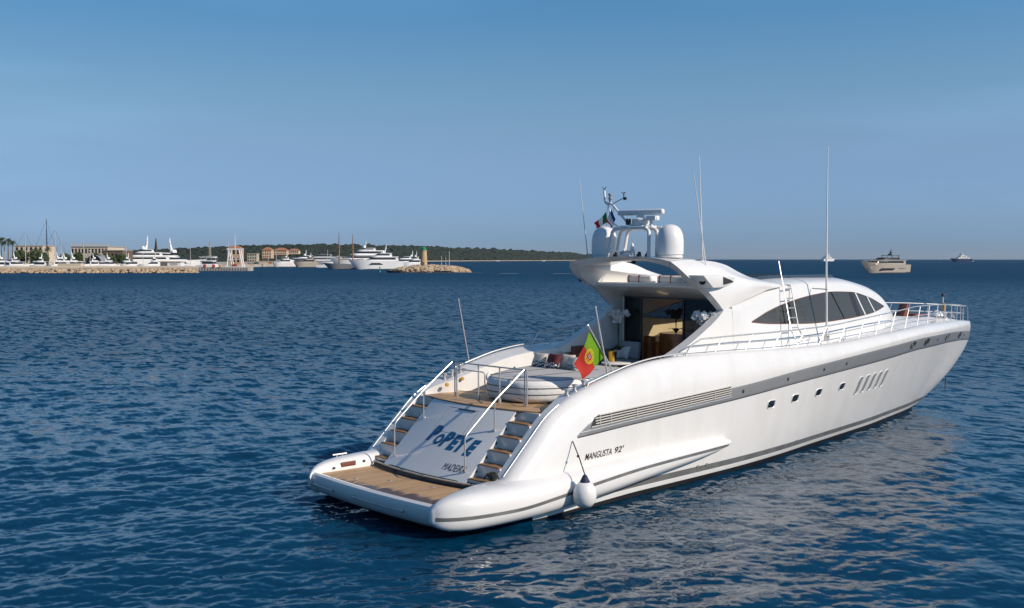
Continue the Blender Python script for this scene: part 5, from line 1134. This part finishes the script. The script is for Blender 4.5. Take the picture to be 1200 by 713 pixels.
for px, D, L, hd, hm, lb_ in ((10, 470, 15, 22, 'white', 'white motor cruiser moored at far left below the palms'), (66, 475, 13, 200, 'white', 'white flybridge cruiser moored beside the tall dark mast'), (83, 480, 12, 15, 'white', 'white cruiser moored left of the dark hangar'), (144, 478, 11, 204, 'white', 'small white cruiser moored under the superyacht bow'), (43, 468, 10, 200, 'grey', 'small grey cruiser moored left of the cream block')):
    o = yacht_at('moored_cruiser', px, D, HEAD + R(hd), lb_, HG); far_hull(o, L, L * .27, 2.6, hm); far_tier(o, -L * .4, L * .22, L * .22, 2.7, 4.6, rake=(.1, 1.8)); far_tier(o, -L * .3, L * .02, L * .2, 4.6, 5.9, rake=(.3, 1.8)); far_mast(o, -L * .2, 5.9, 2.6, .35)
for px, D, y, m, lb_ in ((53, 490, 257, 'dspar', 'sailing yacht with a very tall dark mast'), (63, 495, 268, 'spar', 'sailing yacht with a slim pale mast, right of the tallest mast'), (28, 500, 270, 'spar', 'sailing yacht with a slim pale mast, near the palms')):
    o = yacht_at('moored_sailboat', px, D, HEAD + R(8), lb_, 'sailing yachts in the harbour', 'sailboat'); far_hull(o, 16, 4, 2.2, 'white'); far_tier(o, -4, 3, 2.6, 2.2, 2.9, rake=(.2, 2))
    h = zat(y, D); g = MB(); g.tube([(1, 0, 1.5), (1, 0, h)], [.3 if m == 'dspar' else .16, .12], 8); g.tube([(1, 0, 4.2), (-5.5, 0, 4.4)], .22, 8); g.tube([(.98, -1.4, h * .55), (.98, 1.4, h * .55)], .06, 5); g.build('mast', F[m], o, flip=False)
    g = MB(); g.tube([(7.5, 0, 2.6), (1, 0, h * .97)], .045, 4); g.tube([(-7.6, 0, 2.4), (1, 0, h * .98)], .045, 4)
    for s in (-1, 1): g.tube([(1, s * 1.8, 2.3), (1, s * 1.4, h * .55), (1, 0, h * .95)], .03, 4)
    g.build('stays', F['dspar'], o, flip=False)
r = random.Random(31)
for px, D, L, up, lb_ in ((24, 466, 11, 1, 'white cruiser with two decks, second from the left edge'), (36, 474, 9, 0, 'low white launch between the left palms and the tall mast'), (74, 470, 10, 1, 'white cruiser just right of the slim pale mast'), (92, 468, 11, 1, 'white cruiser under the left end of the harbour terminal'), (100, 476, 9, 0, 'low white boat left of the first tall lamp post'), (116, 474, 10, 1, 'white two-decked cruiser before the round hangar'), (124, 468, 8, 0, 'low white boat before the brown pavilion'), (133, 474, 11, 1, 'white cruiser before the right end of the brown pavilion'), (153, 470, 9, 0, 'low white boat under the white superyacht'), (176, 472, 10, 1, 'white cruiser between the lamp post and the kiosk'), (219, 500, 9, 0, 'low white boat right of the white kiosk')):
    o = yacht_at('moored_cruiser', px, D, HEAD + R(r.choice((12, 25, 198, 208))), lb_, HG); far_hull(o, L, L * .28, 2.9, 'white'); far_tier(o, -L * .38, L * .2, L * .22, 3.0, 4.7, rake=(.1, 1.9))
    if up: far_tier(o, -L * .3, L * .02, L * .2, 4.7, 5.9, rake=(.3, 1.8)); far_mast(o, -L * .2, 5.9, 2.4 + r.random(), .35)
for px, D, y, lb_ in ((71, 505, 280, 'short pale mast between the cruisers left of the terminal'), (97, 510, 283, 'pale mast rising before the harbour terminal'), (147, 505, 286, 'thin pale mast just left of the white superyacht'), (222, 520, 287, 'thin pale mast near the right end of the breakwater'), (314, 800, 296, 'pale mast standing before the cream dock shed'), (323, 800, 293.5, 'taller pale mast by the right end of the dock shed'), (383, 690, 293, 'pale mast rising left of the brown wooden masts')):
    o = yacht_at('moored_sailboat', px, D, HEAD + R(12), lb_, 'sailing yachts in the harbour', 'sailboat'); k = D / 505; far_hull(o, 10 * k, 3 * k, 1.8, 'white'); far_tier(o, -2.5, 2, 2, 1.8, 2.5, rake=(.2, 2))
    h = zat(y, D); g = MB(); g.tube([(.6, 0, 1.2), (.6, 0, h)], [.13 * k, .09 * k], 6); g.tube([(.6, 0, 3.4), (-3.6, 0, 3.5)], .16, 6); g.build('mast', F['spar'], o, flip=False)
    g = MB(); g.tube([(4.8, 0, 2.1), (.6, 0, h * .97)], .03, 4); g.tube([(-4.8, 0, 2.0), (.6, 0, h * .98)], .03, 4); g.build('stays', F['dspar'], o, flip=False)
for px, D, L, hd, hm, lb_ in ((331, 742, 15, 26, 'white', 'white cruiser left of the yacht with the swept-up wing'), (358, 720, 17, 24, 'beige', 'beige cruiser between the white and the grey yachts'), (391, 700, 18, 24, 'white', 'white motor yacht just left of the first brown mast'), (482, 600, 14, 26, 'white', 'white cruiser half hidden by the lighthouse islet')):
    o = yacht_at('moored_cruiser', px, D, LFT + R(hd), lb_, MG_); far_hull(o, L, L * .27, 3.2, hm); far_tier(o, -L * .4, L * .22, L * .22, 3.3, 5.4, hm, rake=(.1, 1.9)); far_tier(o, -L * .3, L * .02, L * .2, 5.4, 6.9, hm, rake=(.3, 1.8)); far_mast(o, -L * .2, 6.9, 3.2, .5)
# work boats at the end of the pier
o = empty('pier_head', at(262, 500), 'low stone pier head at the right end of the breakwater', 'pier', rz=HEAD, flip=False)
g = MB(); g.box((-.2, 6, .6), (23.5, 10, 2.4)); g.build('deck', F['conc'], o, flip=False, smooth=0)
g = MB()
for k in range(18): g.box((-11.4 + 1.32 * k, .9, .55), (.5, .3, 1.9))
g.build('fender_piles', F['grey'], o, flip=False, smooth=0)
o = yacht_at('work_boat', 247, 512, HEAD, 'white harbour work boat with open upper deck and striped tower', 'work boats at the pier head', 'work boat')
far_hull(o, 11, 4, 2.6, 'white'); far_tier(o, -4.5, 3, 3.4, 2.6, 5.0, rake=(0, .2)); far_tier(o, -4.8, 3.2, 3.6, 6.3, 7.0, win=None, rake=(0, 0), name='awning')
g = MB()
for x in (-4.2, -1.6, .8, 2.8):
    for y in (-1.6, 1.6): g.tube([(x, y, 5), (x, y, 6.5)], .08, 5)
g.build('awning_post', F['spar'], o, flip=False)
g = MB()
for k in range(8): g.box((-.2, 0, 7.2 + .85 * k), (1.15 - .07 * k, 1.1 - .07 * k, .35)); g.box((-.2, 0, 7.6 + .85 * k), (.5, .5, .5))
g.tube([(-.2, 0, 13.8), (-.2, 0, 15.5)], .1, 5); g.build('tower', F['conc'], o, flip=False, smooth=0)
o = yacht_at('lifting_barge', 276, 515, HEAD, 'white barge with a tall white lifting frame at the pier end', 'work boats at the pier head', 'barge')
g = MB(); g.box((0, 0, .9), (9, 5, 2.2)); g.build('hull', F['white'], o, flip=False)
g = MB()
for y in (-1.8, 1.8):
    g.tube([(-3.6, y, 2), (-2.6, y, 10.4)], .28, 6); g.tube([(3.9, y, 2), (2.2, y, 10.4)], .28, 6); g.tube([(-3.6, y, 10.4), (3.6, y, 10.4)], .36, 6); g.tube([(-3.2, y, 5.5), (3.1, y, 5.5)], .16, 5); g.tube([(-1.2, y, 2.0), (-2.6, y, 10.2)], .2, 6)
g.tube([(0, 0, 10.4), (0, 0, 18)], [.2, .08], 6); g.tube([(-3.1, 0, 10.4), (-3.1, 0, 14)], .08, 5); g.build('lifting_frame', F['white'], o, flip=False)
g = MB(); g.box((.3, -2.2, 2.7), (1.3, .5, 1.3)); g.build('red_locker', F['red'], o, flip=False)
for k, (px, m, nm) in enumerate(((240, 'red', 'red crate on the pier head, leftmost of the bright crates'), (250.5, 'red', 'bright red crate on the pier head below the work boat'), (258, 'ochre', 'ochre crate on the pier head between the two work boats'))):
    p = at(px, 501); g = MB(); g.box((p.x, p.y, 2.4), (1.2, 1.0, 1.2), rz=HEAD); g.box((p.x, p.y, 3.05), (1.3, 1.1, .12), rz=HEAD); tag(g.build('crate', F[m], None, origin=(p.x, p.y, 1.8), flip=False, smooth=0), nm, 'crate', 'crates on the pier head')
# yachts in the middle
MG = 'yachts moored in the middle of the harbour mouth'
o = yacht_at('moored_superyacht', 346, 750, LFT + R(26), 'white yacht with a swept-up bridge wing, left of the grey yacht', MG); far_hull(o, 27, 6.5, 4.2, 'white'); far_tier(o, -11, 6, 5.6, 4.4, 6.4, rake=(.2, 2.4)); far_tier(o, -10, -2, 5, 6.4, 8.2, rake=(-1.2, 2.6)); far_mast(o, -7.5, 8.2, 4, .6)
o = yacht_at('moored_superyacht', 372, 735, LFT + R(22), 'dark grey yacht with black mast behind the brown wooden masts', MG); far_hull(o, 34, 7.4, 4.4, 'grey'); far_tier(o, -14, 9, 6.4, 4.6, 7.0, 'white', rake=(.2, 2.2)); far_tier(o, -10, 4, 5.6, 7.0, 9.0, 'grey', rake=(.3, 2.2)); far_mast(o, -3, 9, 5.5, .9, 'black')
o = yacht_at('moored_superyacht', 424, 625, LFT + R(24), 'largest white superyacht, rear one of the overlapping pair', MG); far_hull(o, 40, 8.4, 5.2, 'white'); far_tier(o, -16, 11, 7.4, 5.4, 8.2, rake=(.2, 2.2)); far_tier(o, -13, 7, 6.6, 8.2, 10.8, rake=(.3, 2.2)); far_tier(o, -8, 2, 5, 10.8, 12.2, rake=(.3, 2.2)); far_mast(o, -2, 12.2, 4.4, .9); far_rail(o, 40, 8.4, 5.2, 8, 18)
o = yacht_at('moored_superyacht', 440, 582, LFT + R(22), 'white superyacht in front of the largest one, bow to the left', MG); far_hull(o, 31, 7.2, 4.4, 'white'); far_tier(o, -12.5, 7, 6.2, 4.6, 7.0, rake=(.2, 2.6)); far_tier(o, -9, 2.5, 5.4, 7.0, 9.0, rake=(.3, 2.4)); far_mast(o, -5, 9, 5.0, .7, rake=.5); far_rail(o, 31, 7.2, 4.4, 5, 14)
for s in (-1, 1):
    g = MB(); g.prism([(-3.5, 2.6), (4.5, 2.6), (3.2, 3.5), (-1.5, 3.5)], lambda p: (p[0], s * 3.52, p[1]), lambda p: (p[0], s * 3.64, p[1])); g.build('hull_window', F['dark'], o, flip=False)
o = yacht_at('moored_superyacht', 470, 640, LFT + R(24), 'white sport yacht moored just left of the stone lighthouse', MG); far_hull(o, 22, 5.6, 3.6, 'white'); far_tier(o, -9, 5, 4.8, 3.8, 5.8, rake=(.2, 2.4)); far_tier(o, -6, 1, 4.2, 5.8, 7.2, rake=(.3, 2.2)); far_mast(o, -7, 7.2, 3.6, .6)
o = yacht_at('classic_schooner', 404, 588, LFT + R(4), 'dark hulled sailing ship with two brown wooden masts', None, 'sailboat'); far_hull(o, 24, 5.4, 2.8, 'grey')
for x, y in ((3.0, 272), (-4.6, 274)):
    g = MB(); h = zat(y, 588); g.tube([(x, 0, 1), (x, 0, h * .6), (x, 0, h)], [.5, .4, .12], 8); g.tube([(x, 0, 5.2), (x - 6, 0, 5.6)], .22, 6); g.box((x, 0, h * .58), (1.3, 2.0, .3)); g.build('mast', F['wood'], o, flip=False)
o = yacht_at('dark_launch', 299, 760, LFT, 'low dark launch moored before the cream dock shed', None, 'boat'); far_hull(o, 11, 3.4, 2.0, 'black'); far_tier(o, -3.5, 2, 2.4, 2.0, 3.4, 'grey')

# the islet with the lighthouse
r = random.Random(9); IC = at(505, 452); mound = MB(); rows = []
prof = lambda k: np.interp(k, [0, .1, .3, .5, .75, .95, 1], [.3, 1.4, 2.5, 2.7, 2.5, 1.3, .2])
for i in range(25):
    k = i / 24; px = 457 + (550 - 457) * k; row = []
    for j in range(9):
        t = j / 8; w_ = 9 * math.sin(math.pi * min(max(k, .04), .96)) ** .6; row.append(tuple(at(px, 452 + (t - .5) * 2 * w_, -.8 + (prof(k) + .6) * math.sin(math.pi * t) ** .5)))
    rows.append(row)
mound.grid(rows); q = mound.build('islet_ground', F['rock'], None, flip=False, smooth=0); q['kind'] = 'structure'
pts = []
for i in range(520):
    k = r.random(); t = r.random() * .62; w_ = 9 * math.sin(math.pi * min(max(k, .04), .96)) ** .6; pts.append(at(457 + 93 * k, 452 + (t - .5) * 2 * w_, -.6 + (prof(k) + .6) * math.sin(math.pi * t) ** .5))
rocks('islet_rocks', pts, .6, 1.25, F['rock'], 'tan boulders of the small islet around the lighthouse', 6)
pts = [at(r.uniform(456, 526), 441 + r.uniform(-1.5, 1.5), -.1) for i in range(70)]
rocks('wet_rocks', pts, .5, .95, F['rock2'], 'dark wet rocks at the waterline of the lighthouse islet', 7)
lh = empty('lighthouse', at(496.7, 452, 2.4), 'round tan stone lighthouse with green top on a rock islet', 'lighthouse', flip=False); h = zat(293.6, 452) - 2.4
g = MB(); g.lathe([(1.6, -.4), (1.5, .2), (1.28, h - .4), (1.42, h - .3), (1.42, h)], (0, 0, 0), 24); g.build('tower', F['stone'], lh, flip=False)
g = MB(); g.lathe([(1.05, h), (1.05, h + .9), (1.15, h + .95), (.5, h + 1.35), (.1, h + 1.5), (0, h + 1.7)], (0, 0, 0), 18); g.build('lantern', F['green'], lh, flip=False)
g = MB(); g.tube([(1.38 * math.cos(a), 1.38 * math.sin(a), h + .6) for a in np.linspace(0, 6.28, 20)][:-1], .05, 5, closed=True); g.build('gallery_rail', F['green'], lh, flip=False)
g = MB(); a = math.atan2(-VIEW.y, -VIEW.x); g.box((1.5 * math.cos(a), 1.5 * math.sin(a), 1.0), (.12, .8, 1.9), rz=a); g.build('door', F['brown'], lh, flip=False)
for px, D, y, lb_ in ((517.5, 470, 300, 'short pale post behind the islet, left of two others'), (522.5, 472, 301.5, 'stub post on the islet between two taller ones'), (526.5, 455, 294.5, 'tall thin pole near the right end of the islet')):
    p = at(px, D, 1.6); h = zat(y, D) - 1.6; g = MB(); g.tube([(p.x, p.y, 1.6), (p.x, p.y, 1.6 + h)], [.16, .1], 8); g.lathe([(.3, 0), (.25, .25), (0, .3)], (p.x, p.y, 1.5), 10); tag(g.build('marker_post', F['spar'], None, origin=(p.x, p.y, 1.6), flip=False), lb_, 'post', 'posts on the islet')
o = empty('channel_marker', at(445.2, 455), 'green channel marker post left of the lighthouse islet', 'marker', flip=False); g = MB(); g.tube([(0, 0, -.5), (0, 0, 1.9)], [.22, .16], 10); g.lathe([(.4, 0), (.36, .3), (.2, .5), (0, .52)], (0, 0, -.1), 12); g.build('pole', F['green'], o, flip=False); g = MB(); g.lathe([(.3, 0), (.3, .4), (0, .6)], (0, 0, 1.85), 12); g.build('top_mark', F['green'], o, flip=False)
o = yacht_at('dark_tender', 461, 436, LFT, 'black open tender floating left of the islet', None, 'boat'); far_hull(o, 6.2, 2.2, .85, 'black', boot=False); far_tier(o, -1, .4, 1.0, .8, 1.5, 'grey', win=None, name='console')
o = yacht_at('dark_tender', 518, 436.5, HEAD, 'low dark tender floating before the right half of the islet', None, 'boat'); far_hull(o, 6.5, 2.2, .7, 'black', boot=False); far_tier(o, -1.6, .2, 1.0, .6, 1.2, 'grey', win=None, name='console')

# ---- wooded headland
def wood():
    g = MB(); r = random.Random(21); t = (1 + 5 ** .5) / 2
    bm = bmesh.new(); bmesh.ops.create_icosphere(bm, subdivisions=2, radius=1); iv = [v.co.copy() for v in bm.verts]; fc = [tuple(v.index for v in f.verts) for f in bm.faces]; bm.free()
    px_ = [120, 180, 250, 300, 350, 400, 450, 500, 550, 600, 650, 690]; Dd = [1150, 1250, 1400, 1500, 1600, 1800, 2050, 2300, 2650, 3000, 3300, 3550]; Ty = [294, 291, 288.5, 286.5, 286, 286, 287.5, 289, 291.5, 293.6, 296.2, 299.5]
    for px in np.arange(120, 691, .85):
        D = float(np.interp(px, px_, Dd)); top = zat(float(np.interp(px, px_, Ty)), D) - 2.5; rad = 5.2 * D / 1900
        for k in range(5):
            f = (k + r.random()) / 5; z = 3 + (top - 3) * f; jx = px + r.uniform(-1, 1); d = D - 60 + 130 * f + r.uniform(-12, 12)
            if 300 < jx < 352 and f < .62 and r.random() < .75: continue
            s = rad * r.uniform(.7, 1.25) * (1.25 if f > .8 and r.random() < .12 else 1); c = at(jx, d); vs = []
            sx, sz = s * r.uniform(.9, 1.3), s * r.uniform(.55, .85)
            for v in iv: 
                q = r.uniform(.72, 1.18); vs.append((c.x + v.x * sx * q, c.y + v.y * sx * q, z + v.z * sz * q))
            g.add(vs, fc)
    o = g.build('headland_wood', F['pine'], None, flip=False, smooth=0, weld=False); tag(o, 'dark green pine wood covering the far headland', 'wood', kind='stuff')
    h = MB(); rows = []
    for px in np.linspace(110, 692, 60):
        D = float(np.interp(px, px_, Dd)); top = zat(float(np.interp(px, px_, Ty)), D) - 6; e = min(1, (692 - px) / 20)
        rows.append([tuple(at(px, D + dd, z)) for dd, z in ((-100, -1), (-80, 1.6), (-50, 3 * e), (70, max(2, top) * e), (200, max(2, top) * e), (420, -1))])
    h.grid(rows); q = h.build('headland_ground', F['soil'], None, flip=False); q['kind'] = 'structure'
    b = MB(); b.grid([[tuple(at(px, float(np.interp(px, px_, Dd)) + dd, z)) for dd, z in ((-118, -.3), (-100, 1.2), (-78, 1.9))] for px in np.linspace(400, 691, 50)]); q = b.build('beach', F['sand'], None, flip=False); q['kind'] = 'structure'
wood()
for px, y, lb_ in ((583.5, 304.6, 'tiny white launch close under the left part of the bare beach'), (637, 304.8, 'tiny white launch under the beach near the headland tip')):
    o = yacht_at('small_launch', px, 2400, HEAD, lb_, 'launches off the beach', 'boat'); far_hull(o, 8, 2.6, 1.6, 'white'); far_tier(o, -2, 2, 2, 1.6, 3.2)
# palms and garden bushes at the far left
def palm(px, D, y, label):
    o = empty('palm_tree', at(px, D, 2.), label, 'palm', 'palms at the left edge', flip=False); h = zat(y, D) - 2; r = random.Random(int(px * 7)); g = MB(); g.tube([(0, 0, 0), (.2, .1, h * .5), (.1, 0, h)], [.34, .24, .22], 8); g.build('trunk', F['trunk'], o, flip=False); g = MB()
    for k in range(26):
        a = r.uniform(0, 6.28); el = r.uniform(-.5, 1.2); L = r.uniform(2.2, 3.0); rows = []
        for t in np.linspace(0, 1, 6):
            x = L * t * math.cos(el * (1 - t * .5)); z = L * t * math.sin(el) - 1.3 * t * t * L * .5; w_ = .34 * math.sin(math.pi * min(1, t * .85 + .12)); c, s = math.cos(a), math.sin(a)
            rows.append([(.1 + x * c - w_ * s, x * s + w_ * c, h + z - .12), (.1 + x * c, x * s, h + z), (.1 + x * c + w_ * s, x * s - w_ * c, h + z - .12)])
        g.grid(rows)
    g.build('crown', F['palm'], o, flip=False, smooth=0)
palm(2, 560, 280, 'tall palm at the extreme left edge'); palm(5.5, 575, 283.5, 'shorter palm just right of the edge palm'); palm(10, 570, 281.5, 'middle palm before the cream terraced house'); palm(15, 580, 284, 'rightmost palm of the left cluster, nearest the house'); palm(57, 590, 291, 'lone small palm right of the tallest mast')
def bush_tree(px0, px1, D, y0, label, seed, m='bush'):
    c = at((px0 + px1) / 2, D, 2.); o = empty('garden_tree', c, label, 'tree', 'garden trees by the harbour', flip=False); r = random.Random(seed); wd = (px1 - px0) / FOC * D; h = zat(y0, D) - 2; g = MB()
    g.tube([(0, 0, 0), (.2, 0, h * .6)], [.3, .15], 6); g.build('trunk', F['trunk'], o, flip=False); g = MB()
    for k in range(700):
        while True:
            x, y, z = r.uniform(-1, 1), r.uniform(-1, 1), r.uniform(-1, 1)
            if x * x + y * y + z * z < 1 and (math.sin(x * 5 + seed) * math.sin(y * 4) * math.sin(z * 5) > -.25): break
        p = Vector((x * wd / 2, y * wd / 3, h * .58 + z * h * .42)); d = Vector((r.uniform(-1, 1), r.uniform(-1, 1), r.uniform(-1, 1))).normalized() * r.uniform(.3, .6); e = d.orthogonal() * .7; g.add([p - d, p - e, p + d, p + e], [(0, 1, 2, 3)])
    g.build('crown', F[m], o, flip=False, smooth=0, weld=False)
bush_tree(16, 34, 530, 292.5, 'bushy green tree below the cream terraced house', 3); bush_tree(33, 53, 528, 291.5, 'broad green tree left of the tallest dark mast', 5); bush_tree(86, 98, 556, 295.5, 'round green tree before the left half of the harbour terminal', 12); bush_tree(107, 119, 552, 296.5, 'round green tree behind the dark round hangar', 14); bush_tree(137, 149, 556, 297.5, 'green tree at the right end of the brown pavilion', 15); bush_tree(44, 58, 534, 296, 'small green tree at the foot of the tallest dark mast', 17); bush_tree(118, 136, 560, 299, 'low green tree in front of the brown pavilion', 8); bush_tree(70, 84, 560, 297, 'dark green tree left of the harbour terminal', 9)
# white wakes left by passing boats
fm = mat('foam', (.75, .77, .78), .7)
def wake(px0, px1, D, label, seed):
    r = random.Random(seed); g = MB()
    for k in range(90):
        f = r.random(); p = at(px0 + (px1 - px0) * f, D + r.gauss(0, 1.2) - 2 * f, .10 + r.random() * .06); a = HEAD + r.uniform(-.2, .2); L, w_ = r.uniform(.4, 1.6), r.uniform(.08, .22); N = 9
        g.add([(p.x + L * math.cos(t) * math.cos(a) - w_ * math.sin(t) * math.sin(a), p.y + L * math.cos(t) * math.sin(a) + w_ * math.sin(t) * math.cos(a), p.z) for t in np.linspace(0, 6.283, N)[:-1]], [tuple(range(N - 1))])
    tag(g.build('wake_foam', fm, None, flip=False, smooth=0, weld=False), label, 'foam', kind='stuff')
wake(650, 668, 405, 'white wake streak on the sea left of the radar arch', 2); wake(586, 607, 405, 'thin white wake streaks on the sea below the headland', 3); wake(500, 565, 434, 'broken white foam along the islet shore', 4)

# ------------------------------------------------------------------ the air between here and the shore
c = Vector((0, 0, 0)); S = 9600; g = MB(); g.box((0, 0, 0), (2 * S, 2 * S, 1)); me_z = (-1.5 - .9, 33.)
hz = MB(); hz.add([(x, y, z) for z in (-3.0, 48.0) for x, y in ((-S, -S), (S, -S), (S, S), (-S, S))], [(0, 1, 2, 3), (4, 5, 6, 7), (0, 1, 5, 4), (1, 2, 6, 5), (2, 3, 7, 6), (3, 0, 4, 7)])
hm = bpy.data.materials.new('thin_haze'); hm.use_nodes = True; n = hm.node_tree; n.nodes.remove(n.nodes['Principled BSDF'])
pv = n.nodes.new('ShaderNodeVolumePrincipled'); pv.inputs['Color'].default_value = (.86, .92, 1, 1); pv.inputs['Density'].default_value = 2e-5; pv.inputs['Anisotropy'].default_value = .1
n.links.new(pv.outputs[0], n.nodes['Material Output'].inputs['Volume'])
ho = hz.build('haze', hm, None, flip=False, smooth=0); tag(ho, 'thin pale haze over the sea', 'haze', kind='stuff')
